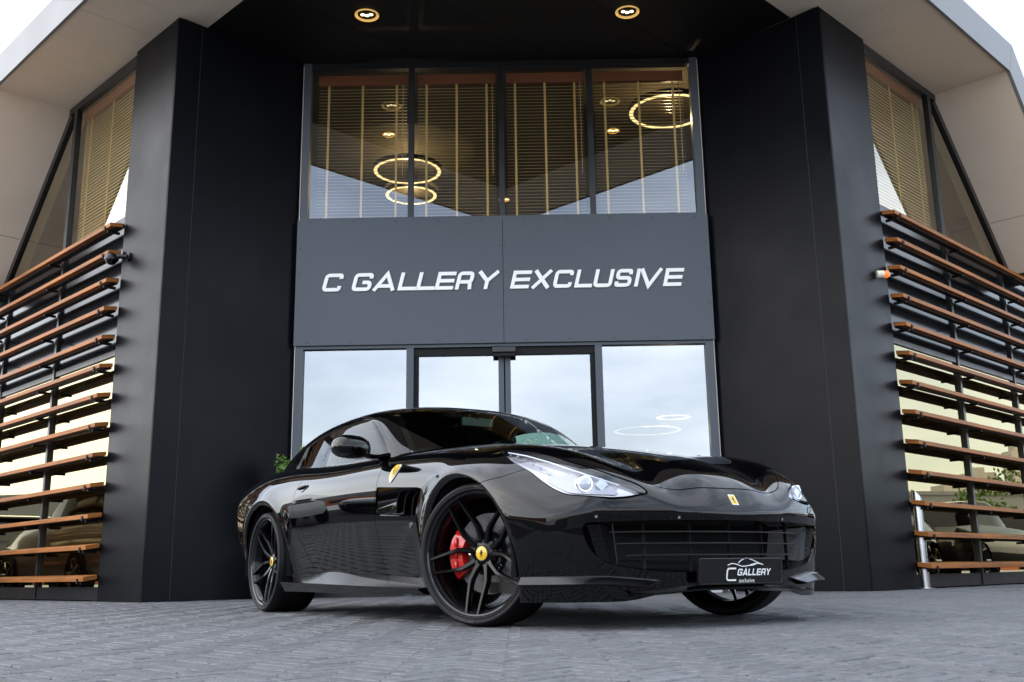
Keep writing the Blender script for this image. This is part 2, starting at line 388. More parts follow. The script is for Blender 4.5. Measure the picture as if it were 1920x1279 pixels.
# ================================================================== setting: ground
X0,A_,D1,B_,HS,DF,WA=-.1387,3.8756,11.1067,2.6207,6.89,12.3617,1.144
S=math.sqrt(.5)
def plane_obj(name,pts,z,m,kind='structure'):
    mb=MB(); mb.add([(x,y,z) for x,y in pts],[tuple(range(len(pts)))]); o=mb.build(name,m); o['kind']=kind; return o
g=plane_obj('ground',[(-900,-900),(900,-900),(900,900),(-900,900)],-.014,'bounce_concrete')
bed=plane_obj('paving_bed',[(-16,-14),(16,-14),(16,22),(-16,22)],-.007,'joint')
# herringbone block paving, laid at 45 degrees like the two wings of the building
PL,PW,GAP=.210,.070,.0085
def paver_geo(l,w,b=.0035,dep=.03):
    V=[(-l/2,-w/2,-dep),(l/2,-w/2,-dep),(l/2,w/2,-dep),(-l/2,w/2,-dep),
       (-l/2,-w/2,-b),(l/2,-w/2,-b),(l/2,w/2,-b),(-l/2,w/2,-b),
       (-l/2+b,-w/2+b,0),(l/2-b,-w/2+b,0),(l/2-b,w/2-b,0),(-l/2+b,w/2-b,0)]
    Fc=[(8,9,10,11)]
    for i in range(4):
        j=(i+1)%4; Fc+=[(i,j,4+j,4+i),(4+i,4+j,8+j,8+i)]
    return V,Fc
PV,PF=paver_geo(PL-GAP,PW-GAP)
pav=[]
for i in range(-250,251):
    for j in range(-250,251):
        # herringbone in units of the paver width
        k=(i-j)%6
        if k==0: u,v,a=i+1.5,j+.5,0
        elif k==5: u,v,a=i+.5,j+1.5,1
        else: continue
        u*=PW;v*=PW
        x=(u-v)*S;y=(u+v)*S+6
        if y<.6 or y>15.5 or abs(x)>.62*y+1.2: continue
        if abs(x-X0)<B_ and y>DF: continue
        if y-D1>.2-0 and (y-D1)>-(abs(x-X0)-A_)+.1 and abs(x-X0)>A_-.2 and (y-D1)>(abs(x-X0)-A_)+.05: continue
        pav.append((x,y,math.pi/4+(math.pi/2 if a else 0)))
pav.sort(key=lambda p:p[0]**2+p[1]**2)
vis=[p for p in pav if p[1]>2.15 and abs(p[0])<.52*p[1]]
near=set(id(p) for p in vis[:300])
pmesh=[]
for k in range(4):
    mb=MB(); mb.add([(x,y,z+(.0008*math.sin(7*k+x*9+y*17) if z>-.02 else 0)) for x,y,z in PV],PF)
    me=bpy.data.meshes.new('paver'); me.from_pydata(mb.v,[],mb.f); me.materials.append(M['paver']); pmesh.append(me)
rest=MB()
for p in pav:
    x,y,a=p; dz=rng.uniform(-.0030,.0006); tx,ty=rng.normal(0,.006,2); a+=rng.normal(0,.006)
    if id(p) in near:
        o=bpy.data.objects.new('paver',pmesh[rng.integers(4)]); COL.objects.link(o); o.location=(x,y,dz); o.rotation_euler=(tx,ty,a); o.parent=bed
    else:
        c,s=math.cos(a),math.sin(a)
        rest.add([(x+c*u-s*v,y+s*u+c*v,w+dz+(tx*v-ty*u if w>-.02 else 0)) for u,v,w in PV],PF)
ro=rest.build('paving_field','paver',bed); ro['kind']='stuff'
# ================================================================== showroom building
bld=root('showroom_building','dark anthracite corner showroom with recessed glass entrance, beige overhang and louvred wings','building',(X0,D1,0))
def W(sg,t,o,z):
    """point on a wing: t along it from the corner, o outwards, z up"""
    return (X0+sg*(A_+S*t+S*o), D1+S*t-S*o, z)
def wslab(sg,poly,o0,o1,name,m,parent=bld,bevel=0,smooth=None):
    """(t,z) polygon between offsets o0 and o1"""
    mb=MB(); P0=[W(sg,t,o0,z) for t,z in poly]; d=np.array(W(sg,0,o1,0))-np.array(W(sg,0,o0,0)); mb.slab(P0,d)
    return mb.build(name,m,parent,bevel=bevel,smooth=smooth)
def hslab(poly,z0,z1,name,m,parent=bld):
    mb=MB(); mb.slab([(x,y,z0) for x,y in poly],(0,0,z1-z0)); return mb.build(name,m,parent)
def Rr(sg,k,o,z):
    """point on the recess wall: k along it from the corner, o towards the entrance"""
    return (X0+sg*(A_-S*k-S*o), D1+S*k-S*o, z)
def bar2(a,b,w):
    a=np.array(a,float);b=np.array(b,float);d=(b-a)/np.linalg.norm(b-a);n=np.array([-d[1],d[0]])*w/2
    return [tuple(a-n),tuple(b-n),tuple(b+n),tuple(a+n)]
RL=(A_-B_)/S     # recess wall length
TD,ZD=3.42,4.62  # where the soffit folds down, sill of the upper window
for sg in(-1,1):
    # ---- pillar panels
    wslab(sg,[(0.002,0),(WA,0),(WA,HS-.003),(.002,HS-.003)],-.04,0,'wall_panel','anthracite')
    wslab(sg,[(WA-.03,0),(WA-.004,0),(WA-.004,HS-.004),(WA-.03,HS-.004)],-.4,-.042,'wall_panel','anthracite_dark')
    for k0,k1 in((.0,.306),(.312,RL)):
        mb=MB(); o0=0 if k0 else .0
        P=[Rr(sg,k0,0,0),Rr(sg,k1,0,0),Rr(sg,k1,0,HS-.004),Rr(sg,k0,0,HS-.004)]
        d=np.array(Rr(sg,0,-.04,0))-np.array(Rr(sg,0,0,0)); mb.slab(P,d); mb.build('wall_panel','anthracite',bld)
    mb=MB(); d=np.array(Rr(sg,0,-.02,0))-np.array(Rr(sg,0,0,0)); P=[Rr(sg,.306,-.004,0),Rr(sg,.312,-.004,0),Rr(sg,.312,-.004,HS-.004),Rr(sg,.306,-.004,HS-.004)]; mb.slab(P,d); mb.build('joint_highlight','sign_panel',bld)  # lighter grey paints the bright highlight line along the groove
    # thin bright corner bead
    mb=MB(); mb.tube([W(sg,0,0.0,0.01),W(sg,0,0.0,HS-.01)],.004,6); mb.build('corner_bead','anthracite',bld)
    # ---- upper window
    of=-.06
    win=wslab(sg,bar2((WA,ZD),(5.62,ZD),.09),of-.05,of+.03,'upper_window','anthracite_dark')
    wslab(sg,bar2((WA,HS-.06),(TD-.02,HS-.06),.10),of-.05,of+.028,'frame_bar','anthracite_dark',win)
    wslab(sg,bar2((3.16,ZD+.045),(3.16,HS-.11),.10),of-.05,of+.026,'frame_bar','anthracite_dark',win)
    wslab(sg,bar2((TD-.09,HS-.12),(5.50,ZD+.04),.11),of-.05,of+.024,'frame_bar','anthracite_dark',win)
    wslab(sg,[(WA,ZD+.045),(3.11,ZD+.045),(3.11,HS-.11),(WA,HS-.11)],of-.02,of-.012,'pane','glass_wing',win)
    wslab(sg,[(3.21,ZD+.045),(5.44,ZD+.045),(3.34,HS-.13),(3.21,HS-.13)],of-.02,of-.012,'pane','glass_wing',win)
    # ---- spandrel band and lower glazing
    tm=[WA,3.16,5.2,7.25,9.3]
    for i in range(4):
        a,b=tm[i]+(.03 if i else 0),tm[i+1]-.03
        wslab(sg,[(a,2.97),(b,2.97),(b,ZD-.05),(a,ZD-.05)],-.085,-.07,'spandrel_panel','spandrel')
        wslab(sg,[(a,.16),(b,.16),(b,2.90),(a,2.90)],-.085,-.075,'pane','glass_bronze')
    for t in tm[1:]:
        wslab(sg,bar2((t,.02),(t,ZD-.048),.062),-.12,-.035,'mullion','anthracite_dark')
    wslab(sg,bar2((WA,2.935),(9.3,2.935),.068),-.12,-.05,'transom','anthracite_dark')
    wslab(sg,bar2((WA,.085),(9.3,.085),.15),-.13,-.045,'plinth','anthracite_dark')
    # ---- inner room seen through the glass
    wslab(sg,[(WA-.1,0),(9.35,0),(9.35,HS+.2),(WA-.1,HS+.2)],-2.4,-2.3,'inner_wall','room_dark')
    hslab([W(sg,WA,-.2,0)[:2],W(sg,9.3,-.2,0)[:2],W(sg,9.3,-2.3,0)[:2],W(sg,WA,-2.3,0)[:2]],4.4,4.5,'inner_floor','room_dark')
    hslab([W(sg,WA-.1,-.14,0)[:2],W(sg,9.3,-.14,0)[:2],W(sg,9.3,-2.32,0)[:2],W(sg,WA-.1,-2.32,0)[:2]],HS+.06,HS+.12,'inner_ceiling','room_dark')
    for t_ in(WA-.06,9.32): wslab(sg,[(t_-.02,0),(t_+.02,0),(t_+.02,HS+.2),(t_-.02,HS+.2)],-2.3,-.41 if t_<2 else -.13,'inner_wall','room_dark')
    wslab(sg,[(9.3,0),(14,0),(14,4.6),(9.3,4.6)],-.2,-.04,'end_wall','anthracite')
    # ---- soffit, folded panel, fascia
    def sp_(t,o): return W(sg,t,o,0)[:2]
    OH=1.0
    tmi=lambda o:-(A_/S)-o
    def soff(t0,t1,i0,i1=None):
        a0=[(t0,i0),(t1,i0),(t1,OH-.045),(t0,OH-.045)] if t0 is not None else [(tmi(i0)+.004,i0),(t1,i0),(t1,OH-.045),(tmi(OH-.045)+.004,OH-.045)]
        hslab([sp_(*p) for p in a0],HS,HS+.05,'soffit_panel','beige')
    soff(.634,TD,-.055); soff(.0,.626,-.055); soff(-2.2,-.008,-.37); soff(-4.4,-2.208,-.37); soff(None,-4.408,-.37)
    mb=MB(); d=np.array((TD-5.62,HS-ZD)); e=np.array([W(sg,5.62,-.3,ZD),W(sg,TD+.004,-.3,HS+.002)]); q=np.array(W(sg,0,OH-.045,0))-np.array(W(sg,0,-.3,0))
    nrm=np.array(W(sg,.045,0,.045))-np.array(W(sg,0,0,0))
    f0=.30
    for (u0,u1) in((0,f0-.002),(f0+.002,1)):
        a=e[0]+(e[1]-e[0])*u0;b=e[0]+(e[1]-e[0])*u1
        m2=MB(); m2.slab([a,b,b+q,a+q],nrm); m2.build('slanted_panel','beige',bld)
    fh=.46
    lo=[(tmi(OH)+.004,HS-.012),(TD+.0,HS-.012),(5.66,ZD-.05)]
    hi=[(6.15,ZD-.05),(TD+.22,HS+fh),(tmi(OH)+.004,HS+fh)]
    wslab(sg,[lo[0],lo[1],(TD+.22,HS+fh),(tmi(OH)+.004,HS+fh)],OH-.04,OH,'fascia_panel','fascia')
    wslab(sg,[(TD+.008,HS-.012),lo[2],hi[0],(TD+.228,HS+fh)],OH-.04,OH,'fascia_panel','fascia')
    wslab(sg,[(TD+.24,HS+fh-.03),(6.17,ZD-.05),(6.17,ZD),(TD+.24,HS+fh)],-.2,OH-.04,'roof_edge','fascia')
# dark ceiling over the entrance in strips
CE=-.366
tip=(X0,D1-A_-(-CE)*0 - CE/S*0 + 0)
def ceil_poly():
    # rhomb: front tip, along both inner soffit edges to the pillars, then recess walls to the facade
    l0=W(-1,-(A_/S)-CE,CE,0)[:2]; l1=W(-1,0,CE,0)[:2]; l2=(X0-B_,DF); r2_=(X0+B_,DF); r1=W(1,0,CE,0)[:2]
    return [l0,r1,r2_,l2,l1]
cp=ceil_poly(); dirn=np.array([S,-S]) # strips run parallel to the right wing
lo_=min(np.dot(dirn,p) for p in cp);hi_=max(np.dot(dirn,p) for p in cp);c0=lo_
while c0<hi_:
    c1=min(c0+1.22,hi_); q=clip_poly(clip_poly(cp,dirn,c1-.004),-dirn,-(c0+.004))
    if len(q)>2: hslab(q,HS+.004,HS+.04,'ceiling_panel','dark_ceiling')
    c0+=1.22
# unseen roof slab, laid over everything to block the light
hslab([W(-1,-(A_/S)-.9,.9,0)[:2],W(1,TD,.9,0)[:2],W(1,TD,-6,0)[:2],(X0,DF+9),W(-1,TD,-6,0)[:2],W(-1,TD,.9,0)[:2]],HS+.3,HS+.42,'roof','fascia')
# ---- facade
def fb(x0,x1,z0,z1,y0,y1,name,m,parent=bld,bevel=0):
    mb=MB(); mb.box((X0+(x0+x1)/2,DF+(y0+y1)/2,(z0+z1)/2),(x1-x0,y1-y0,z1-z0)); return mb.build(name,m,parent,bevel=bevel)
for sx in(-1,1):
    a,b=sorted((sx*2.50,sx*2.60)); fb(a,b,0,HS-.005,-.06,.06,'frame_post','sign_panel')
    a,b=sorted((sx*2.603,sx*2.617)); fb(a,b,0,HS-.005,-.02,.06,'frame_post','beige')
uw=fb(-2.5,2.5,6.80,HS-.005,-.05,.05,'entrance_window','anthracite_dark')
fb(-2.5,2.5,4.66,4.715,-.05,.05,'frame_bar','sign_panel',uw)
ms=[-2.5,-1.18,0,1.17,2.5]
for x in ms[1:-1]: fb(x-.035,x+.035,4.716,6.799,-.048,.05,'frame_bar','anthracite_dark',uw)
for i in range(4): fb(ms[i]+(.036 if i else .001),ms[i+1]-(.036 if i<3 else .001),4.717,6.798,0,.01,'pane','glass_up',uw)
for (a,b) in((-2.615,-.003),(.003,2.615)): fb(a,b,3.035,4.675,-.095,-.065,'sign_panel','sign_panel')
mb=MB()
for z in(3.07,4.64):
    for k in range(10): mb.box((X0-2.45+k*.545,DF-.0965,z),(.016,.006,.016))
for z in(3.5,3.95,4.3):
    for x in(-.03,.03,-2.57,2.57): mb.box((X0+x,DF-.0965,z),(.016,.006,.016))
so=mb.build('screw_heads','screw',bld); so['kind']='stuff'
fb(-2.5,2.5,2.995,3.033,-.06,.05,'transom','sign_panel')
for x in(-1.17,1.17): fb(x-.045,x+.045,0,2.994,-.055,.05,'door_post','sign_panel')
for (a,b) in((-2.499,-1.216),(1.216,2.499)):
    fb(a,b,.10,2.993,0,.012,'pane','glass_front'); fb(a,b,0,.099,-.03,.03,'bottom_rail','anthracite_dark')
fb(-1.124,1.124,2.895,2.993,-.02,.06,'door_header','black_trim')
for sx in(-1,1):
    leaf=fb(*sorted((sx*.008,sx*.075)),.02,2.893,-.005,.04,'sliding_door','sign_panel')
    fb(*sorted((sx*1.065,sx*1.123)),.02,2.893,-.005,.04,'stile','black_trim',leaf)
    fb(*sorted((sx*.076,sx*1.064)),.11,2.892,.015,.025,'pane','glass_front',leaf)
    fb(*sorted((sx*.076,sx*1.064)),.02,.109,-.003,.038,'bottom_rail','anthracite_dark',leaf)
# ---- inner hall
fb(-2.6,2.6,-.005,0.0,.07,9,'hall_floor','room'); fb(-4.6,4.6,0,4.4,8.9,9.0,'hall_wall','room')
for sx in(-1,1):
    a,b=sorted((sx*4.6,sx*4.7)); fb(a,b,0,HS,.3,9,'hall_wall','room')
fb(-4.6,4.6,3.9,4.4,.2,8.9,'upper_floor','room_dark'); fb(-4.6,4.6,HS+.02,HS+.1,.1,8.9,'upper_ceiling','room_dark'); fb(-4.6,4.6,4.4,HS,8.9,9.0,'upper_wall','room_dark')
for x in(-1.6,.3,1.9): fb(x-.5,x+.5,0,2.2,5.0,5.06,'display_wall','fascia')
# ---- sign lettering
GL={'C':lambda w,m:[([(w-m,.70),(w-m,1-m),(m,1-m),(m,m),(w-m,m),(w-m,.30)],1)],
 'G':lambda w,m:[([(w-m,.70),(w-m,1-m),(m,1-m),(m,m),(w-m,m),(w-m,.48),(w*.5,.48)],1)],
 'A':lambda w,m:[([(m*.75,0),(w*.52,1-m*.55),(w-m*.75,0)],0),([(w*.2,.26),(w*.82,.26)],0)],
 'L':lambda w,m:[([(m,1),(m,m),(w,m)],0)],
 'E':lambda w,m:[([(w,1-m),(m,1-m),(m,m),(w,m)],0),([(m*1.9,.5),(w-.02,.5)],0)],
 'R':lambda w,m:[([(m,0),(m,1-m),(w-m,1-m),(w-m,.42),(m*1.9,.42)],1),([(w-m-.06,.36),(w-m,0)],0)],
 'Y':lambda w,m:[([(m*.8,1),(w*.5,.46),(w-m*.8,1)],0),([(w*.5,.42),(w*.5,0)],0)],
 'X':lambda w,m:[([(m*.9,1),(w-m*.9,0)],0),([(m*.9,0),(w-m*.9,1)],0)],
 'U':lambda w,m:[([(m,1),(m,m),(w-m,m),(w-m,1)],1)],
 'S':lambda w,m:[([(w-m,.70),(w-m,1-m),(m,1-m),(m,.5),(w-m,.5),(w-m,m),(m,m),(m,.30)],1)],
 'I':lambda w,m:[([(m,0),(m,1)],0)],
 'V':lambda w,m:[([(m*.8,1),(w*.5,m*.4),(w-m*.8,1)],0)]}
def letter(ch,w,th,h,to3d,depth,shear,m,parent):
    """glyph of unit height scaled to h, w in units of h"""
    mb=MB()
    for k,(pts,rd) in enumerate(GL[ch](w,th/2)):
        P=rpath(pts,.17) if rd else [np.array(p,float) for p in pts]
        stroke_mesh(mb,P,th,lambda u,v,d:to3d((u+shear*v)*h,v*h,d),depth,.0006*k)
    return mb.build('letter_'+ch.lower(),m,parent)
sgn=root('sign_lettering','white slanted capital letters reading C GALLERY EXCLUSIVE on the grey panel above the doors','sign',(X0,DF-.1,3.73))
spans=[('C',62,172),('G',205,318),('A',308,415),('L',430,522),('L',519,608),('E',610,718),('R',708,808),('Y',825,930),('E',975,1085),('X',1075,1187),('C',1180,1290),('L',1285,1370),('U',1375,1485),('S',1478,1577),('I',1575,1622),('V',1612,1720),('E',1715,1823)]
LH,SHR=.232,.24
for i,(ch,a,b) in enumerate(spans):
    x0=-2.285+(a-62)*.002592; x1=-2.285+(b-62)*.002592; sh=SHR
    if ch in 'YV': w=(x1-x0)/LH; x0-=sh*LH
    elif ch in 'AL': w=(x1-x0)/LH
    else: w=(x1-x0)/LH-sh*.95
    letter(ch,max(w,.19),.195,LH,lambda u,v,d,x0=x0:(X0+x0+u,DF-.0955-d,3.722+v),.022,sh,'white_sign',sgn)
# door sensor
ds=root('door_sensor','black motion sensor box above the middle of the sliding doors','sensor',(X0,DF-.06,2.87))
fb(-.145,.145,2.90,2.985,-.14,-.063,'housing','gloss',ds,.012); fb(-.14,.14,2.86,2.897,-.13,-.065,'lens_strip','black_trim',ds)
# ---- window blinds
def blind(P,wd,z0,z1,label,n,closed=False,name='window_blind'):
    """P(u,d,z): u across, d depth into the room"""
    r=root(name,label,'blind',P(wd/2,.12,z0),'venetian blinds in the upper windows')
    def bx(u0,u1,d0,d1,za,zb,nm,m):
        mb=MB(); Q=[P(u0,d0,za),P(u1,d0,za),P(u1,d1,za),P(u0,d1,za)]; mb.slab(Q,(0,0,zb-za)); return mb.build(nm,m,r)
    bx(.02,wd-.02,.08,.14,z1-.16,z1-.02,'head_rail','blind_rail')
    bx(.02,wd-.02,.10,.13,z0+.01,z0+.035,'bottom_rail','blind_rail')
    for f in(.13,.5,.87): bx(wd*f-.014,wd*f+.014,.094,.098,z0+.03,z1-.16,'ladder_tape','blind_tape')
    bx(wd*.94-.004,wd*.94+.004,.085,.09,z0+.6,z1-.16,'cord','blind_tape')
    mb=MB(); k=0; z=z0+.06
    while z<z1-.18:
        if closed: Q=[P(.025,.100,z-.020),P(wd-.025,.100,z-.020),P(wd-.025,.122,z+.022),P(.025,.122,z+.022)]
        else: Q=[P(.025,.100,z-.008),P(wd-.025,.100,z-.008),P(wd-.025,.145,z+.008),P(.025,.145,z+.008)]
        mb.slab(Q,(0,0,.005)); z+=(z1-z0)/n
    o=mb.build('slats','blind_wing' if closed else 'blind',r); o['kind']='stuff'
nm=['first','second','third','fourth']
for i in range(4):
    a,b=ms[i]+.05,ms[i+1]-.05
    blind(lambda u,d,z,a=a:(X0+a+u,DF+d,z),b-a,4.73,6.79,'%s from the left of the four venetian blinds above the entrance sign'%nm[i],46)
for sg in(-1,1):
    blind(lambda u,d,z,sg=sg:W(sg,WA+.03+u,-.05-d,z),1.90,ZD+.06,HS-.12,'venetian blind in the upper window of the %s wing'%('left' if sg<0 else 'right'),44,True)
# ---- lamps
def downlight(x,y,z,label,r=.135,grp='recessed ceiling spotlights'):
    o=root('ceiling_spotlight',label,'spotlight',(x,y,z),grp)
    mb=MB(); mb.lathe([(r,-.012),(r+.012,-.004),(r+.012,.0),(r-.004,.0)],32,'z'); mb.lathe([(r-.005,-.011),(r*.75,.02),(r*.6,.028)],32,'z')
    mb.v=[(a+x,b+y,c+z) for a,b,c in mb.v]; mb.build('reflector','brass',o,smooth=40)
    for dx in(-.05,.0,.05):
        mb=MB(); mb.lathe([(.0001,.0),(.026,.0),(.022,.012)],14,'z'); mb.v=[(a+x+dx,b+y+.02*(dx==0),c+z+.004) for a,b,c in mb.v]; mb.build('bulb','lamp',o)
downlight(-1.74,11.13,HS-.004,'left of the two glowing spotlights in the black ceiling over the entrance'); downlight(1.43,11.16,HS-.004,'right of the two glowing spotlights in the black ceiling over the entrance')
def px_at_y(px,py,y):
    v=(px-960)/F_PX*r2-(py-639.5)/F_PX*u2+fw; t=y/v[1]; p=np.array([0,0,CAM_H])+t*v; return p
for (px,py,y,R,lab) in((764,322,15.3,.49,'glowing ring pendant lamp behind the upper window, left of centre'),(771,367,16.9,.40,'smaller ring pendant lamp hanging below and behind another ring lamp'),(1254,210,13.1,.50,'glowing ring pendant lamp at the right end of the upper window'),
        (1262,783,14.6,.20,'faint small ring lamp behind the right glass beside the door'),(1214,808,15.2,.46,'faint large ring lamp low behind the right glass beside the door')):
    p=px_at_y(px,py,y); o=root('ring_lamp',lab,'pendant lamp',tuple(p),'ring pendant lamps inside')
    mb=MB(); mb.lathe([(R-.005,0),(R+.05,0),(R+.05,.004),(R-.005,.004)],56,'z',True); mb.v=[(a+p[0],b+p[1],c+p[2]) for a,b,c in mb.v]; mb.build('diffuser','lamp_soft' if p[2]>4.5 else 'lamp_dim',o)
    mb=MB(); mb.lathe([(R-.025,.005),(R+.06,.005),(R+.06,.08),(R-.025,.08)],56,'z',True); mb.v=[(a+p[0],b+p[1],c+p[2]) for a,b,c in mb.v]; mb.build('housing','black_trim',o)
    mb=MB()
    for k in range(3):
        a=k*2.094; mb.tube([p+np.array([R*math.cos(a),R*math.sin(a),.08]),p+np.array([0,0,.5 if p[2]<6.3 else .3])],.003,5)
    mb.build('suspension_wire','black_trim',o)
    ld=bpy.data.lights.new('ring_lamp_light','POINT'); ld.energy=9 if p[2]>4.5 else 6; ld.color=(1,.80,.5); ld.shadow_soft_size=.01
    lo=bpy.data.objects.new('ring_lamp_light',ld); COL.objects.link(lo); lo.location=(p[0],p[1],p[2]-.12); put(lo,o)
for (px,py,y) in((730,188,14.6),(1147,183,14.6),(944,274,17.5)):
    p=px_at_y(px,py,y); p[2]=min(p[2],HS+.01); q=p; 
    downlight(q[0],q[1],q[2],'small spotlight on the upper floor ceiling, %s'%('left of centre' if px<800 else 'in the middle' if px<1000 else 'right of centre'),.09,'upper floor ceiling spotlights')
# ---- louvre slats
for sg in(-1,1):
    sd='left' if sg<0 else 'right'
    lv=root('sunshade_louvre','thirteen horizontal brown wooden slats in front of the %s wing glazing'%sd,'louvre',W(sg,WA,.1,0))
    T0,T1=WA-.01,9.2
    tl=R_(9); cs_,sn_=math.cos(tl),math.sin(tl)
    for i in range(13):
        z=.255+i*.3535
        def prof(t):
            P=[]
            for (d,e) in((.0,-.025),(.165,-.025),(.165,.025),(.0,.025)):
                P.append(W(sg,t,.02+d*cs_-0*e,z-d*sn_+e+.02))
            return P
        mb=MB(); mb.loft([prof(T0),prof(T1)]); sl=mb.build('slat','wood',lv,bevel=.004)
        mb=MB(); P=[W(sg,T0+.02,d,0) for d in(.015,.160)]; q=[(W(sg,t,.02+d,z-d*sn_+.02-.027-e)) for t in(T0+.03,T1) for d,e in((.0,0),(.095,0),(.09,.012),(.0,.016))]; mb.loft([q[:4],q[4:]]); mb.build('dark_underside_strip','black_trim',sl)  # black strip added to darken the shaded underside of the slat
        for tb in(T0+.14,3.16,5.2,7.25):
            rm=Matrix.Rotation(math.pi/4 if sg>0 else -math.pi/4,3,'Z')
            mb=MB(); q=W(sg,tb,.075,z-.052); mb.box(q,(.03,.15,.03),rm); q=W(sg,tb,.192,z-.028)
            if tb<2: mb.box(q,(.035,.012,.056),rm)
            mb.build('bracket','black_trim',sl)
# ---- security camera on the left pillar, signal lamp on the right pillar
def wallthing(sg,t,z): return W(sg,t,0,z)
p=wallthing(-1,.93,4.06); sc=root('security_camera','small black dome security camera on the left pillar beside the slats','camera',p)
nv=np.array(W(-1,0,1,0))-np.array(W(-1,0,0,0)); tv=np.array(W(-1,1,0,0))-np.array(W(-1,0,0,0)); P=np.array(p)
mb=MB(); mb.tube([P+nv*.001,P+nv*.03],.055,18); mb.build('base_plate','satin',sc,smooth=40)
mb=MB(); mb.tube([P+nv*.03,P+nv*.10+tv*.05,P+nv*.15+tv*.10+np.array([0,0,-.01])],[.03,.03,.035],12); mb.build('arm','satin',sc,smooth=40)
C=P+nv*.17+tv*.12+np.array([0,0,-.035])
def sph(c,r,nu=16,nv_=10,z0=-1,z1=1,sx=1,sy=1,sz=1):
    secs=[]
    for i in range(nv_+1):
        f=math.asin(max(-1,min(1,z0+(z1-z0)*i/nv_))); secs.append([(c[0]+sx*r*math.cos(f)*math.cos(2*math.pi*j/nu),c[1]+sy*r*math.cos(f)*math.sin(2*math.pi*j/nu),c[2]+sz*r*math.sin(f)) for j in range(nu)])
    return secs
mb=MB(); mb.loft(sph(C,.085,18,8,-.15,.98)); mb.build('housing','satin',sc,smooth=50)
mb=MB(); mb.loft(sph(C,.072,18,8,-.98,-.16)); mb.build('dome','gloss',sc,smooth=50)
p=wallthing(1,.86,3.66); al=root('alarm_beacon','ivory alarm beacon with orange lens on the right pillar','alarm',p); P=np.array(p); nv=np.array(W(1,0,1,0))-np.array(W(1,0,0,0))
ax=np.array([1,0,0.]); Q=P+nv*.06
mb=MB(); mb.tube([P,Q],.03,12); mb.build('mount','black_trim',al)
mb=MB(); mb.tube([Q-ax*.06,Q-ax*.055,Q+ax*.025],[.04,.048,.048],18); mb.build('housing','ivory',al,smooth=40)
mb=MB(); mb.tube([Q+ax*.026,Q+ax*.075,Q+ax*.09],[.045,.045,.03],18); mb.build('lens','orange',al,smooth=40)
# ---- steel bollard
bo=root('steel_bollard','brushed steel bollard with slanted top in front of the right louvre','bollard',(4.66,12.0,0))
bx_,by_=4.66,12.0
def ringz(r,fz): return [(bx_+r*math.cos(2*math.pi*j/24),by_+r*math.sin(2*math.pi*j/24),fz(math.cos(2*math.pi*j/24))) for j in range(24)]
mb=MB(); mb.loft([ringz(.054,lambda c:.012),ringz(.054,lambda c:.62),ringz(.052,lambda c:.622),ringz(.052,lambda c:.628),ringz(.054,lambda c:.63),ringz(.054,lambda c:1.075-.055*c),ringz(.047,lambda c:1.075-.048*c),ringz(.047,lambda c:1.02-.048*c)]); mb.build('post','steel',bo,smooth=30)
mb=MB(); mb.loft([ringz(.10,lambda c:.0),ringz(.10,lambda c:.010),ringz(.055,lambda c:.014)]); mb.build('base_plate','steel',bo,smooth=30)
# ---- potted shrubs beside the doors
def shrub(x,y,label,hh,rad,n,seed):
    r=root('potted_shrub',label,'plant',(x,y,0),'shrubs in planters beside the entrance'); rg=np.random.default_rng(seed)
    mb=MB(); mb.loft([[(x+sx*w,y+sy*w,z) for sx,sy in((-1,-1),(1,-1),(1,1),(-1,1))] for w,z in((.17,0),(.21,.5),(.21,.54),(.18,.54),(.18,.48))]); mb.build('planter','pot',r)
    mb=MB()
    for k in range(5):
        a=rg.uniform(0,6.28); mb.tube([(x,y,.45),(x+.08*math.cos(a),y+.08*math.sin(a),.45+hh*.4),(x+.22*math.cos(a),y+.22*math.sin(a),.45+hh*.8)],[.012,.009,.004],5)
    mb.build('stems','bark',r)
    mb=MB()
    for k in range(n):
        d=rg.normal(0,1,3); d/=np.linalg.norm(d); q=rg.uniform(.45,1)**.5*(1+.22*math.sin(5*d[0]+3*d[2]+seed))
        c=np.array([x,y,.55+hh*.5])+d*q*np.array([rad,rad,hh*.5]); a=rg.normal(0,1,3);a/=np.linalg.norm(a);b=np.cross(a,rg.normal(0,1,3));b/=np.linalg.norm(b); l=rg.uniform(.02,.036)
        mb.add([c-a*l,c+b*l*.45,c+a*l,c-b*l*.45],[(0,1,2,3)])
    o=mb.build('leaves','leaf',r); o['kind']='stuff'
shrub(-2.52,11.72,'green leafy shrub in a pale planter left of the doors, behind the car',1.13,.30,2600,3)
shrub(2.10,11.86,'green leafy shrub right of the doors, its top showing above the car bonnet',.92,.34,2600,5)
# ================================================================== sports car
CX,CY,CTH=.5322,5.5411,-1.0086
car=root('sports_car','glossy black sports car with yellow wheel caps and red brake calipers before the entrance','car',(CX,CY,0),None,CTH,False)
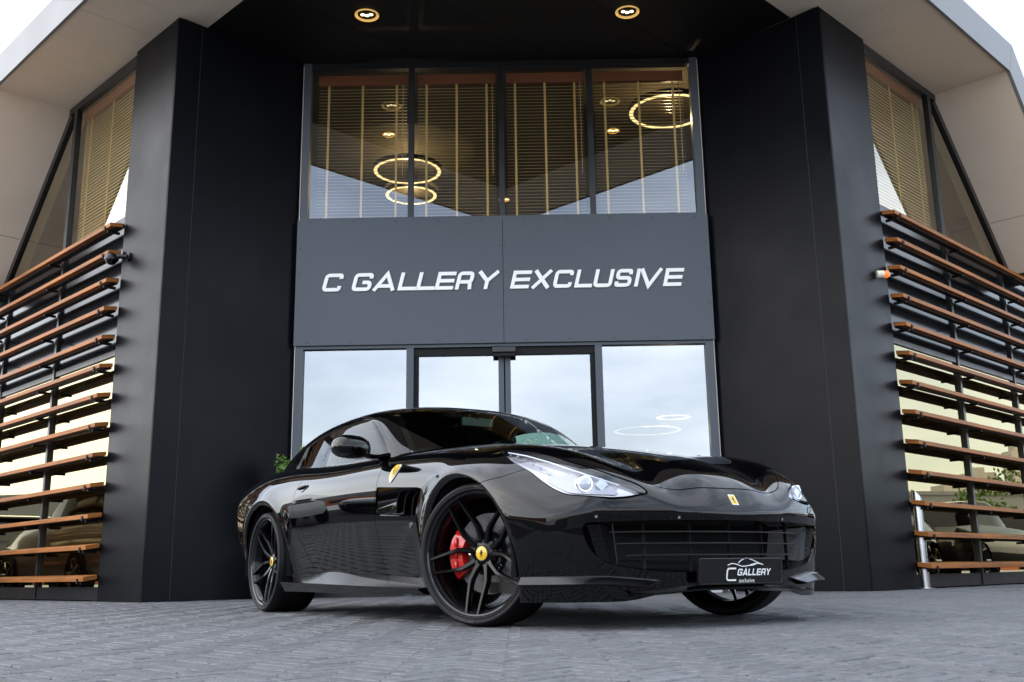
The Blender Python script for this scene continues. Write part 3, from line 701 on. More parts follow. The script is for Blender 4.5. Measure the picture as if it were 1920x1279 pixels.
# --- polygon mesh with normals, clipped along scalar fields
class PM:
    def __init__(s,V,Nn,Fc): s.V=V;s.N=Nn;s.F=Fc
def clip(m,phi):
    """keep phi<0"""
    phi=np.where(np.abs(phi)<1e-7,-1e-7,phi); ins=phi<0; V=list(m.V);Nn=list(m.N);cache={};out=[]
    insl=ins.tolist(); ph=phi.tolist()
    def cut(a,b):
        k=(a,b) if a<b else (b,a)
        if k in cache: return cache[k]
        t=ph[a]/(ph[a]-ph[b]); V.append(m.V[a]+(m.V[b]-m.V[a])*t); n=m.N[a]+(m.N[b]-m.N[a])*t; Nn.append(n/(np.linalg.norm(n)+1e-12)); cache[k]=len(V)-1; return cache[k]
    for f in m.F:
        s=sum(insl[i] for i in f)
        if s==len(f): out.append(f)
        elif s:
            g=[]
            for i in range(len(f)):
                a,b=f[i],f[(i+1)%len(f)]
                if insl[a]: g.append(a)
                if insl[a]!=insl[b]: g.append(cut(a,b))
            if len(g)>2: out.append(tuple(g))
    V=np.array(V);Nn=np.array(Nn)
    used=np.zeros(len(V),bool)
    for f in out: used[list(f)]=True
    idx=np.cumsum(used)-1
    return PM(V[used],Nn[used],[tuple(int(idx[i]) for i in f) for f in out])
def sdf(poly,p):
    """signed distance (negative inside) of 2D points to a closed polygon"""
    P=np.array(poly,float);n=len(P);d=np.full(len(p),1e9);ins=np.zeros(len(p),bool)
    for i in range(n):
        a=P[i];b=P[(i+1)%n];e=b-a;w=p-a;t=np.clip((w@e)/(e@e+1e-15),0,1);q=w-t[:,None]*e;d=np.minimum(d,np.hypot(q[:,0],q[:,1]))
        c=(a[1]>p[:,1])!=(b[1]>p[:,1])
        with np.errstate(divide='ignore',invalid='ignore'): xx=(b[0]-a[0])*(p[:,1]-a[1])/(b[1]-a[1])+a[0]
        ins^=c&(p[:,0]<xx)
    return np.where(ins,-d,d)
def smooth_poly(pts,n=6,closed=True):
    """Catmull-Rom through points"""
    P=[np.array(p,float) for p in pts];m=len(P);out=[]
    for i in range(m if closed else m-1):
        p0=P[(i-1)%m] if closed or i>0 else P[0];p1=P[i];p2=P[(i+1)%m];p3=P[(i+2)%m] if closed or i+2<m else P[-1]
        for k in range(n):
            t=k/n; out.append(.5*((2*p1)+(-p0+p2)*t+(2*p0-5*p1+4*p2-p3)*t*t+(-p0+3*p1-3*p2+p3)*t**3))
    if not closed: out.append(P[-1])
    return out
def mirror(m): 
    V=m.V.copy();V[:,1]*=-1;Nn=m.N.copy();Nn[:,1]*=-1
    return PM(V,Nn,[f[::-1] for f in m.F])
def join(a,b):
    o=len(a.V); return PM(np.vstack([a.V,b.V]),np.vstack([a.N,b.N]),a.F+[tuple(i+o for i in f) for f in b.F])
def boundary(m):
    e={}
    for f in m.F:
        for i in range(len(f)):
            a,b=f[i],f[(i+1)%len(f)]
            if (b,a) in e: del e[(b,a)]
            else: e[(a,b)]=1
    return list(e)
def pm_build(name,m,material,parent=car,edge=.014,off=0.):
    V=m.V+m.N*off if off else m.V; verts=V.tolist();nor=m.N.tolist();faces=list(m.F)
    if edge:
        for a,b in boundary(m):
            if abs(V[a][1])<1e-6 and abs(V[b][1])<1e-6: continue
            d=V[b]-V[a]; n=np.cross(d,m.N[a]+m.N[b]); l=np.linalg.norm(n)
            if l<1e-12: continue
            n/=l; o=len(verts)
            verts+= [V[a].tolist(),V[b].tolist(),(V[b]-m.N[b]*edge).tolist(),(V[a]-m.N[a]*edge).tolist()]; nor+=[n.tolist()]*4; faces.append((o,o+3,o+2,o+1))
    me=bpy.data.meshes.new(name); me.from_pydata(verts,[],faces); me.update()
    me.shade_smooth(); me.normals_split_custom_set_from_vertices(nor)
    me.materials.append(M[material]); ob=bpy.data.objects.new(name,me); COL.objects.link(ob); ob.parent=parent; return ob
XZ=lambda m:m.V[:,[0,2]]
YZ_=lambda m:np.stack([m.V[:,1],m.V[:,2]],1)
XY_=lambda m:m.V[:,:2]
G_=.0022
bodyP,bodyN,bodyF=shell(Fbody,-3.3,.25,.55,200,46,100,np.radians(np.concatenate([np.linspace(-36,30,104),np.linspace(31,90,62)])))
body=PM(bodyP,bodyN,bodyF)
# bottom edge
def zbot(V):
    x,w=V[:,0],np.abs(V[:,1])
    return np.where(x>.3,.118+.047*sst(.62,.25,w)*sst(.5,.8,x),.145)
body=clip(body,zbot(body.V)-body.V[:,2])
for (cx,cz,r) in ARCH:
    d=np.hypot(body.V[:,0]-cx,np.maximum(body.V[:,2],cz-.0)-cz)-r
    body=clip(body,-d)
# hide the part of the lower body that lies inside the greenhouse
body=clip(body,-(Fglass(body.V)+.03))
shellF=PM(body.V.copy(),body.N.copy(),list(body.F))
# grille opening (front view y,z)
GR=[(-.715,.462),(-.735,.452),(-.738,.425),(-.722,.372),(-.69,.322),(-.64,.288),(-.58,.270),(-.45,.249),(-.30,.240),(.2,.237),(.2,.4715),(-.30,.4705),(-.55,.4675)]
fr=lambda m,poly:np.where(m.V[:,0]>.45,sdf(poly,YZ_(m)),.3)
GRs=smooth_poly(GR[:9],4,False)+GR[9:]
phi=fr(body,GRs); body=clip(body,-phi)
# headlamp (plan view x,y)
LAMP=smooth_poly([(.13,-.812),(.253,-.838),(.337,-.842),(.433,-.830),(.517,-.818),(.596,-.792),(.664,-.749),(.741,-.667),(.789,-.565),(.817,-.472),(.812,-.455),(.782,-.488),(.735,-.563),(.672,-.615),(.562,-.678),(.442,-.715),(.275,-.758),(.165,-.785)],4)
top=lambda m,poly,zmin:np.where(m.V[:,2]>zmin,sdf(poly,XY_(m)),.3)
phi=top(body,LAMP,.5); lens=clip(body,phi+.003); lampR=clip(body,phi-.0); body=clip(body,-phi+.0035)
# vent behind the front wheel (side view)
VENT=[(-1.0,.742),(-.46,.700),(-.425,.690),(-.415,.675),(-.50,.575),(-.525,.560),(-.56,.553),(-.985,.580),(-1.02,.592),(-1.032,.615)]
side=lambda m,poly:np.where(m.V[:,1]<-.6,sdf(poly,XZ(m)),.3)
phi=side(body,VENT); body=clip(body,-phi)
# door
DOOR=[(-.985,.99)]+[(-.985,.96),(-.972,.90),(-.972,.83),(-1.005,.745),(-1.05,.62),(-1.045,.50),(-1.01,.29),(-.995,.225),(-1.05,.205),(-1.40,.205),(-1.95,.245),(-2.07,.274),(-2.27,.459),(-2.372,.629),(-2.375,.707),(-2.342,.81),(-2.272,.87),(-2.166,.945),(-2.10,1.01)]
phi=side(body,DOOR); door=clip(body,phi+G_); body=clip(body,-phi+G_)
# bonnet: everything on top in front of the screen, inside the lamps
HOOD=[(.5,.0+.3)]
HOODP=smooth_poly([(-1.18,-.715),(-.9,-.742),(-.5,-.735),(-.1,-.715),(.2,-.672),(.42,-.628),(.6,-.560),(.70,-.495),(.76,-.435),(.79,-.375),(.822,-.26)],6,False)+[(.842,-.1),(.846,0),(.846,.3),(-1.4,.3),(-1.4,-.6)]
phi=top(body,HOODP,.56); hood=clip(body,phi+G_); body=clip(body,-phi+G_)
# front bumper against the wing
BUMP=[(.10,.66),(.215,.668),(.325,.688),(.393,.717),(.47,.77),(1.3,.77),(1.3,0),(.1,0)]
def bump_phi(m):
    return np.maximum(sdf(BUMP,XZ(m)),np.where(m.V[:,0]>.1,-1.,1.))
phi=sdf(BUMP,XZ(body)); 
phi=np.where(body.V[:,2]>.735,np.maximum(phi,-(body.V[:,0]-.40)),phi)
bumper=clip(body,phi+.0018); body=clip(body,-phi+.0018)
wing=clip(body,-body.V[:,0]-1.6); quarter=clip(body,body.V[:,0]+1.6)
bp_=[]
bumper_o=pm_build('front_bumper',join(bumper,mirror(bumper)),'paint')
hood_o=pm_build('bonnet',join(hood,mirror(hood)),'paint')
for mm in(lambda q:q,mirror):
    pm_build('front_wing',mm(wing),'paint'); 
doors=[pm_build('door',mm(door),'paint') for mm in(lambda q:q,mirror)]
pm_build('rear_body',join(quarter,mirror(quarter)),'paint')
# dark liner behind the gaps
ln=clip(shellF,-np.where(shellF.V[:,0]>.45,sdf(GRs,YZ_(shellF))-.004,.3)); ln=clip(ln,-np.where(ln.V[:,2]>.5,sdf(LAMP,XY_(ln))-.004,.3)); ln=clip(ln,-np.where(ln.V[:,1]<-.6,sdf(VENT,XZ(ln))-.004,.3))
pm_build('body_liner',join(ln,mirror(ln)),'matte',edge=0,off=-.0145)
# ---- greenhouse
gP,gN,gF=shell(Fglass,-3.2,-1.55,.93,110,40,80,np.radians(np.linspace(-3,90,110)))
gh=PM(gP,gN,gF)
gh=clip(gh,-(Fbody(gh.V)+.012))
DLO=smooth_poly([(-3.09,1.085),(-2.93,1.055),(-2.637,1.012),(-2.298,.972),(-1.898,.955),(-1.592,.949),(-1.299,.944)],4,False)+[(-1.176,.944)]+smooth_poly([(-1.183,.96),(-1.245,1.002),(-1.345,1.086),(-1.46,1.165),(-1.56,1.22),(-1.69,1.258),(-1.905,1.282),(-2.185,1.284),(-2.394,1.274),(-2.56,1.252),(-2.741,1.219),(-2.936,1.168),(-3.06,1.118)],4,False)
sideg=lambda m,poly:np.where((m.V[:,1]<-.45),sdf(poly,XZ(m)),.3)
phi=sideg(gh,DLO); dl=clip(gh,phi+.012); trim=clip(gh,phi); trim=clip(trim,-sideg(trim,DLO)-.012); gh=clip(gh,-phi)
# windscreen in a curved front view: limited by the pillar line
PIL=Card([.90,1.0,1.1,1.2,1.28,1.33]); PILW=np.array([.705,.692,.665,.632,.592,.545])
def ws_phi(m):
    w=np.abs(m.V[:,1]);z=m.V[:,2];x=m.V[:,0]
    lim=PIL(z)@PILW
    head=-1.50-.30*w**2
    return np.maximum(np.maximum(w-lim,head-x),np.where(x<-1.75,1,-1))
phi=ws_phi(gh); screen=clip(gh,phi+.004); gh=clip(gh,-phi)
# rear window: keep as dark glass at the back
phi=np.maximum(np.maximum(gh.V[:,0]+3.05,np.abs(gh.V[:,1])-.52),-3.80-gh.V[:,0]); rearw=clip(gh,phi); gh=clip(gh,-phi)
pm_build('roof',join(gh,mirror(gh)),'paint')
pm_build('windscreen',join(screen,mirror(screen)),'carglass',edge=0,off=-.003)
fr_=clip(screen,-(ws_phi(screen)+.035)); pm_build('windscreen_frit',join(fr_,mirror(fr_)),'gloss',edge=0,off=-.006)
pm_build('rear_window',join(rearw,mirror(rearw)),'darkglass',edge=0,off=-.003)
bl=np.array([-2.153,1.251])-np.array([-2.304,.97]); bn=np.array([bl[1],-bl[0]])/np.linalg.norm(bl)
def bline(m): return (XZ(m)-np.array([-2.304,.97]))@bn
for mm in(lambda q:q,mirror):
    a=clip(dl,-(bline(dl))+.006); b=clip(dl,bline(dl)+.006); c=clip(clip(dl,bline(dl)-.006),-bline(dl)-.006)
    pm_build('side_window',mm(a),'sideglass',edge=0,off=-.004); pm_build('quarter_window',mm(b),'darkglass',edge=0,off=-.004)
    pm_build('window_divider',mm(c),'gloss',edge=0,off=-.003); pm_build('window_trim',mm(trim),'gloss',edge=.01,off=-.001)
# ---- lamps
for k,mm in enumerate((lambda q:q,mirror)):
    sgn_=1 if k==0 else -1
    hl=pm_build('headlight',mm(lampR),'lampwhite',edge=0,off=-.040)
    LB=smooth_poly([(.50,-.80),(.60,-.772),(.665,-.730),(.735,-.655),(.775,-.575),(.70,-.625),(.62,-.68),(.55,-.735)],4)
    pk=clip(lampR,sdf(LB,XY_(lampR))); pm_build('lamp_mask',mm(pk),'lampgrey',hl,edge=.006,off=-.034)
    LB2=smooth_poly([(.20,-.800),(.33,-.808),(.45,-.790),(.55,-.752),(.46,-.765),(.33,-.785)],4)
    pk=clip(lampR,sdf(LB2,XY_(lampR))); pm_build('led_tray',mm(pk),'lampgrey',hl,edge=.004,off=-.037)
    pm_build('lens',mm(lens),'lens',hl,edge=0,off=-.001)
    # side wall of the lamp pocket
    mb=MB()
    for a,b in boundary(lampR):
        A0,B0=lampR.V[a],lampR.V[b]; mb.add([A0-lampR.N[a]*.003,B0-lampR.N[b]*.003,B0-lampR.N[b]*.041,A0-lampR.N[a]*.041],[(0,1,2,3)])
    if k: mb.v=[(x,-y,z) for x,y,z in mb.v]
    mb.build('lamp_bezel','satin',hl)
    def on(x,y,off):
        """point on the lamp floor under plan position"""
        lo,hi=.45,1.0
        for _ in range(30):
            mid=.5*(lo+hi)
            if Fbody(np.array([[x,y,mid]]))[0]<0: lo=mid
            else: hi=mid
        P=np.array([x,y,lo]);n=grad(Fbody,P[None])[0]; return P+n*off,n
    def flip(m_): 
        if k: m_.v=[(x,-y,z) for x,y,z in m_.v]; m_.f=[f[::-1] for f in m_.f]
        return m_
    fwd=np.array([1.,-.35,.05]); fwd/=np.linalg.norm(fwd)
    P,n=on(.660,-.695,-.030); mb=MB(); mb.tube([P-fwd*.05,P+fwd*.015,P+fwd*.022,P+fwd*.016],[.040,.040,.036,.034],24); flip(mb).build('projector_ring','chrome',hl,smooth=40)
    mb=MB(); mb.loft([[tuple(P+fwd*(.017+.016*math.cos(f))+ (np.cross(fwd,[0,0,1])*math.cos(t)+np.array([0,0,1])*math.sin(t))*.033*math.sin(f)) for t in np.linspace(0,6.283,20,endpoint=False)] for f in(1.57,1.2,.8,.4,.05)]); flip(mb).build('projector_lens','proj',hl,smooth=60)
    P,n=on(.715,-.635,-.030); mb=MB(); mb.tube([P-fwd*.03,P+fwd*.012],[.026,.030],4); flip(mb).build('side_projector','proj',hl)
    for i in range(6):
        x=.18+i*.062; P,n=on(x,-.785+.02*(x-.18)+.05*max(0,x-.4),-.036); mb=MB(); mb.box(tuple(P+n*.006),(.007,.010,.012)); flip(mb).build('led','proj',hl)
    # light guide strip along the upper edge
    pts=[]
    for x,y in((.16,-.785),(.3,-.765),(.45,-.735),(.58,-.695),(.68,-.64),(.76,-.56)): pts.append(on(x,y,-.022)[0])
    mb=MB(); mb.tube(pts,.0045,8); flip(mb).build('light_guide','proj',hl,smooth=60)
# ---- grille
gi=body_in=None
gmb=MB()
def xf(y,z): 
    lo,hi=.3,1.1
    for _ in range(28):
        mid=.5*(lo+hi)
        if Fbody(np.array([[mid,y,z]]))[0]<0: lo=mid
        else: hi=mid
    return lo
full=[p for p in GRs if p[0]<=0.0]+[(0,.4715)]
full=[tuple(p) for p in GRs if p[0]<0]
loop=[(p[0],p[1]) for p in full]                 # right half from outer top down to centre bottom then top
loop=[p for p in loop]
right=[(y,z) for y,z in loop]
ring=right[:]+[(0,.2375)] if False else right
# closed outline, right half + mirrored left half
bot=[p for p in right if p[1]<.36 or p[0]<-.7]; 
outl=[tuple(p) for p in GRs if p[0]<0]
nb=len(smooth_poly(GR[:9],4,False))
R1=[tuple(p) for p in GRs[:nb]]; Tp=[tuple(p) for p in GR[11:]]
outline=R1+[(0,.238)]+[(-y,z) for y,z in R1[::-1]]+[(-y,z) for y,z in Tp[::-1]]+[(0,.471)]+Tp
front=[(xf(y,z),y,z) for y,z in outline]
mb=MB(); n=len(front)
V=front+[(x-.012,y*.985,z+(.006 if z<.35 else -.004)) for x,y,z in front]+[(x-.13-.05*abs(y),y*.86,.36+(z-.36)*.86) for x,y,z in front]
mb.add(V,[(r*n+i,r*n+(i+1)%n,(r+1)*n+(i+1)%n,(r+1)*n+i) for r in range(2) for i in range(n)])
gr=mb.build('grille','gloss',car,smooth=50)
mb=MB(); mb.add(V[2*n:],[tuple(range(n))]); mb.build('radiator_mesh','matte',gr)
for (z,yr) in((.421,.60),(.370,.57),(.318,.53)):
    mb=MB(); pts=[]
    for y in np.linspace(-yr,yr,25): pts.append((xf(y,.42)-.035-.03*abs(y/yr)**6,y,z))
    mb.loft([[(x-.012,y,zz-.0035),(x+.010,y,zz-.002),(x+.010,y,zz+.001),(x-.012,y,zz+.0045)] for x,y,zz in pts]); mb.build('slat','satin',gr)
for y in(-.45,-.225,0,.225,.45):
    mb=MB(); mb.box((xf(y,.42)-.062,y,.355),(.02,.003,.215)); mb.build('vertical_bar','matte',gr)
for sy in(-1,1):
    # inner duct wall and corner mesh
    mb=MB(); mb.loft([[(xf(.60,.42)-.03,sy*.605,.455),(xf(.60,.42)-.03,sy*.60,.455)],[(xf(.60,.3)-.03,sy*.575,.285),(xf(.6,.3)-.03,sy*.57,.285)]],cap=False,closed=False)
    mb.add([(xf(.66,.42)-.03,sy*.66,.455),(xf(.60,.42)-.16,sy*.50,.44),(xf(.60,.3)-.16,sy*.48,.30),(xf(.62,.3)-.03,sy*.62,.285)],[(0,1,2,3)]); mb.build('duct_wall','satin',gr)
    mb=MB()
    for i in range(9):
        f=i/8; z=.285+.165*f; mb.tube([(xf(.62,z)-.028,sy*(.615+.04*f),z),(xf(.70,z)-.022,sy*(.655+.06*f),z)],.0018,4)
    for i in range(7):
        f=i/6; mb.tube([(xf(.64,.29)-.026,sy*(.612+.045*f),.285),(xf(.68,.45)-.024,sy*(.655+.06*f),.45)],.0018,4)
    mb.build('corner_mesh','satin',gr)
# parking sensors, washer cover, emblem
for y,z in((-.325,.482),(.325,.482),(-.69,.487),(.69,.487)):
    x=xf(y,z); P=np.array([x,y,z]);n_=grad(Fbody,P[None])[0]; mb=MB(); mb.tube([P-n_*.004,P+n_*.0022],.011,16); so=mb.build('parking_sensor','satin',car); 
    mb=MB(); mb.tube([P+n_*.0022,P+n_*.003],.0062,14); mb.build('sensor_face','chrome',so)
for sy in(-1,1):
    Q=[(.553,-.655),(.548,-.613),(.52,-.600),(.523,-.642)]; Q=[(-.660,.553),(-.615,.549),(-.598,.520),(-.640,.523)]
    pts=[]
    sp4=smooth_poly(rpath(Q+[Q[0],Q[1]],.012)[1:-1],1) if 0 else rpath([Q[0],Q[1],Q[2],Q[3],Q[0]],.014)
    for y,z in sp4: x=xf(y,z); P=np.array([x,y,z]); pts.append(P+grad(Fbody,P[None])[0]*.0006)
    mb=MB(); mb.tube([(p[0],p[1]*-sy,p[2]) for p in pts],.0016,5); mb.build('washer_cover_seam','matte',car)
P=np.array([xf(0,.565),0,.565]); n_=grad(Fbody,P[None])[0]; upv=np.cross(n_,[0,1,0]); upv=upv/np.linalg.norm(upv)*(-1 if upv[2]>0 else 1); upv=np.array([0,1,0])*0+np.cross([0,1,0],n_)*-1; upv/=np.linalg.norm(upv); upv*=1 if upv[2]>0 else -1
yv=np.array([0,1.,0])
def plate(c,u,v,n,w,h,t,r=.004):
    P4=rpath([(-w/2,0),(-w/2,h/2),(w/2,h/2),(w/2,-h/2),(-w/2,-h/2),(-w/2,0)],r,4)[:-1]
    mb=MB(); mb.slab([c+u*a+v*b for a,b in P4],n*t); return mb
plate(P-n_*.002,yv,upv,n_,.040,.058,.005).build('nose_badge','chrome',car); plate(P+n_*.0032,yv,upv,n_,.034,.052,.001).build('badge_face','yellow',car)
HORSE=[(-.30,-.95),(-.12,-.55),(-.28,-.2),(-.55,-.05),(-.62,.18),(-.45,.12),(-.2,.25),(-.42,.55),(-.2,.5),(.0,.85),(.16,.95),(.12,.72),(.38,.55),(.30,.42),(.10,.45),(.22,.2),(.48,.3),(.60,.12),(.36,.1),(.22,-.02),(.2,-.35),(.42,-.55),(.36,-.9),(.22,-.62),(.0,-.42),(-.02,-.7),(-.12,-.95)]
mb=MB(); mb.slab([P+n_*.0043+yv*a*.011+upv*b*.02 for a,b in HORSE],n_*.0008); mb.build('badge_horse','gloss',car)
# ---- number plate
px_=.902; lean=R_(-5)
pu=np.array([0,1.,0]);pv=np.array([-math.sin(lean),0,math.cos(lean)]);pn=np.array([math.cos(lean),0,math.sin(lean)]);pc=np.array([px_,0,.243])
pl=plate(pc,pu,pv,pn,.52,.118,.012,.014).build('number_plate','platebk',car)
mb=MB(); Fm=rpath([(-.26,0),(-.26,.059),(.26,.059),(.26,-.059),(-.26,-.059),(-.26,0)],.014,4)
mb.tube([pc+pn*.012+pu*a*.988+pv*b*.95 for a,b in Fm],.0028,5); mb.build('plate_rim','satin',pl)
T3=lambda ox,oz:(lambda u,v,d:tuple(pc+pu*(ox+u)+pv*(oz+v)+pn*(.0125+d)))
xx=-.028
for ch,w in zip('GALLERY',(.95,.95,.75,.75,.8,.9,.9)):
    letter(ch,w,.20,.030,T3(xx,-.020),.001,.22,'whitepaint',pl); xx+=.030*(w+.15)
mb=MB(); t3=T3(0,0)
stroke_mesh(mb,rpath([(-.035,.012),(-.088,.012),(-.094,-.040),(-.036,-.040)],.014),.0075,t3,.001)
stroke_mesh(mb,smooth_poly([(-.088,.026),(-.06,.034),(-.03,.030),(0,.022),(.04,.024),(.09,.034),(.135,.028)],6,False),.004,t3,.001)
stroke_mesh(mb,smooth_poly([(-.022,.036),(.0,.050),(.03,.057),(.065,.050),(.10,.038),(.135,.028)],6,False),.0035,t3,.0014)
stroke_mesh(mb,smooth_poly([(.05,.024),(.075,.027),(.10,.036)],6,False),.003,t3,.0018)
mb.build('logo_mark','whitepaint',pl)
def text_mesh(txt,size,to3d,name,m,parent,xs=1.):
    cu=bpy.data.curves.new('txt','FONT'); cu.body=txt; cu.size=size; cu.align_x='CENTER'; to=bpy.data.objects.new('txt',cu); COL.objects.link(to)
    dg=bpy.context.evaluated_depsgraph_get(); me=bpy.data.meshes.new_from_object(to.evaluated_get(dg)); bpy.data.objects.remove(to)
    for v in me.vertices: v.co=Vector(to3d(v.co.x*xs,v.co.y,0))
    me.materials.clear(); me.materials.append(M[m]); o=bpy.data.objects.new(name,me); COL.objects.link(o); o.parent=parent; return o
text_mesh('exclusive',.027,lambda u,v,d:tuple(pc+pu*(u+.03)+pv*(v-.051)+pn*.0134),'plate_subtitle','whitepaint',pl)
# ---- splitter, fins, sills
def outl_front(w,z): return xf(-w,z)
def blade(ws,sgn_,zt,zb_,pr,name,back=.10,m='gloss'):
    secs=[]
    for i,w in enumerate(ws):
        f=i/(len(ws)-1); x=xf(-w,max(.15,zt(f))); P=np.array([x,-w,zt(f)]); n_=grad(Fbody,P[None])[0]; n_[2]=0; n_/=np.linalg.norm(n_); p=pr(f)
        a=P-n_*back; a[2]=zt(f)+.012; b=P+n_*p; c=P+n_*(p-.006); c[2]=zb_(f)+.003; d=P-n_*back; d[2]=zb_(f); e=P+n_*(p*.55); e[2]=zt(f)+.004
        secs.append([(q[0],q[1]*sgn_,q[2]) for q in (a,e,b,c,d)])
    mb=MB(); mb.loft(secs if sgn_>0 else secs[::-1]); return mb.build(name,m,car,smooth=30)
wl=np.linspace(-.54,.54,37)
secs=[]
for w in wl:
    f=abs(w)/.54; x=xf(w,.19); zc=.168-.020*sst(.2,1.,f)+.0
    P=np.array([x,w,zc]); n_=grad(Fbody,np.array([[x,w,.19]]))[0]; n_[2]=0; n_/=np.linalg.norm(n_)
    secs.append([tuple(P-n_*.2+np.array([0,0,.02])),tuple(P+n_*.012+np.array([0,0,.014])),tuple(P+n_*.056+np.array([0,0,.003])),tuple(P+n_*.054-np.array([0,0,.004])),tuple(P-n_*.2-np.array([0,0,.006]))])
mb=MB(); mb.loft(secs); mb.build('splitter','skirt',car,smooth=30)
for sy in(1,-1):
    secs=[]
    ws_=list(np.linspace(.40,.78,14))
    pts=[]
    for w in ws_: pts.append(np.array([xf(-w,.21),-w,0]))
    for x in(.60,.53,.465):
        lo,hi=.5,1.2
        for _ in range(26):
            mid=.5*(lo+hi)
            if Fbody(np.array([[x,-mid,.22]]))[0]<0: lo=mid
            else: hi=mid
        pts.append(np.array([x,-lo,0]))
    n=len(pts)
    for i,P in enumerate(pts):
        f=i/(n-1); n_=grad(Fbody,np.array([[P[0],P[1],.22]]))[0]; n_[2]=0;n_/=np.linalg.norm(n_)
        t=min(1,f/.18); zt=.207+.022*min(1,f/.5); zb=zt-.004-.034*t; p=.006+.034*t*(1-.35*max(0,(f-.75)/.25))
        secs.append([tuple(P-n_*.03+np.array([0,0,zt+.012])),tuple(P+n_*(p*.35+.004)+np.array([0,0,zt])),tuple(P+n_*(p*.38+.004)+np.array([0,0,zt-.004])),tuple(P+n_*(p*1.25)+np.array([0,0,zb+.006])),tuple(P+n_*(p*1.2)+np.array([0,0,zb])),tuple(P-n_*.03+np.array([0,0,zb-.006]))])
    if sy<0: secs=[[(x,-y,z) for x,y,z in s_] for s_ in secs][::-1]
    mb=MB(); mb.loft(secs); mb.build('bumper_fin','skirt',car,smooth=25)
    zt_=sp([-2.52,-2.1,-1.85,-1.6,-1.41,-.88,-.43],[.219,.256,.272,.262,.243,.209,.186]); secs=[]
    for x in np.linspace(-2.52,-.42,40):
        xx_=np.array([x]); z1=float(zt_(xx_)[0]); ze=.212-(x+2.52)/2.1*.034; yb=float(Yside(xx_,np.array([z1]))[0])
        secs.append([(x,-(yb-.03),z1+.012),(x,-(yb+.001),z1),(x,-.982,ze),(x,-.978,ze-.008),(x,-.945,.148),(x,-.80,.140)])
    if sy<0: secs=[[(x,-y,z) for x,y,z in s_] for s_ in secs][::-1]
    mb=MB(); mb.loft(secs); mb.build('side_skirt','skirt',car,smooth=32)
mb=MB(); mb.slab([(.70,-.62,.155),(.70,.62,.155),(.44,.80,.155),(-3.6,.80,.17),(-3.6,-.80,.17),(.44,-.80,.155)],(0,0,.05)); mb.build('underbody','matte',car)
# wheel housings
for (cx,cz,r) in ARCH:
    for sy in(-1,1):
        secs=[]
        for a in np.linspace(-.15,math.pi+.15,25):
            c,s=math.cos(a),math.sin(a); secs.append([(cx+(r+.012)*c,sy*y,cz+(r+.012)*s) for y in(.945,.45)])
        mb=MB(); mb.loft(secs,cap=False,closed=False); mb.add([(cx+(r+.012)*math.cos(a),sy*.45,cz+(r+.012)*math.sin(a)) for a in np.linspace(-.3,math.pi+.3,25)],[tuple(range(25))]); mb.build('wheel_housing','matte',car)
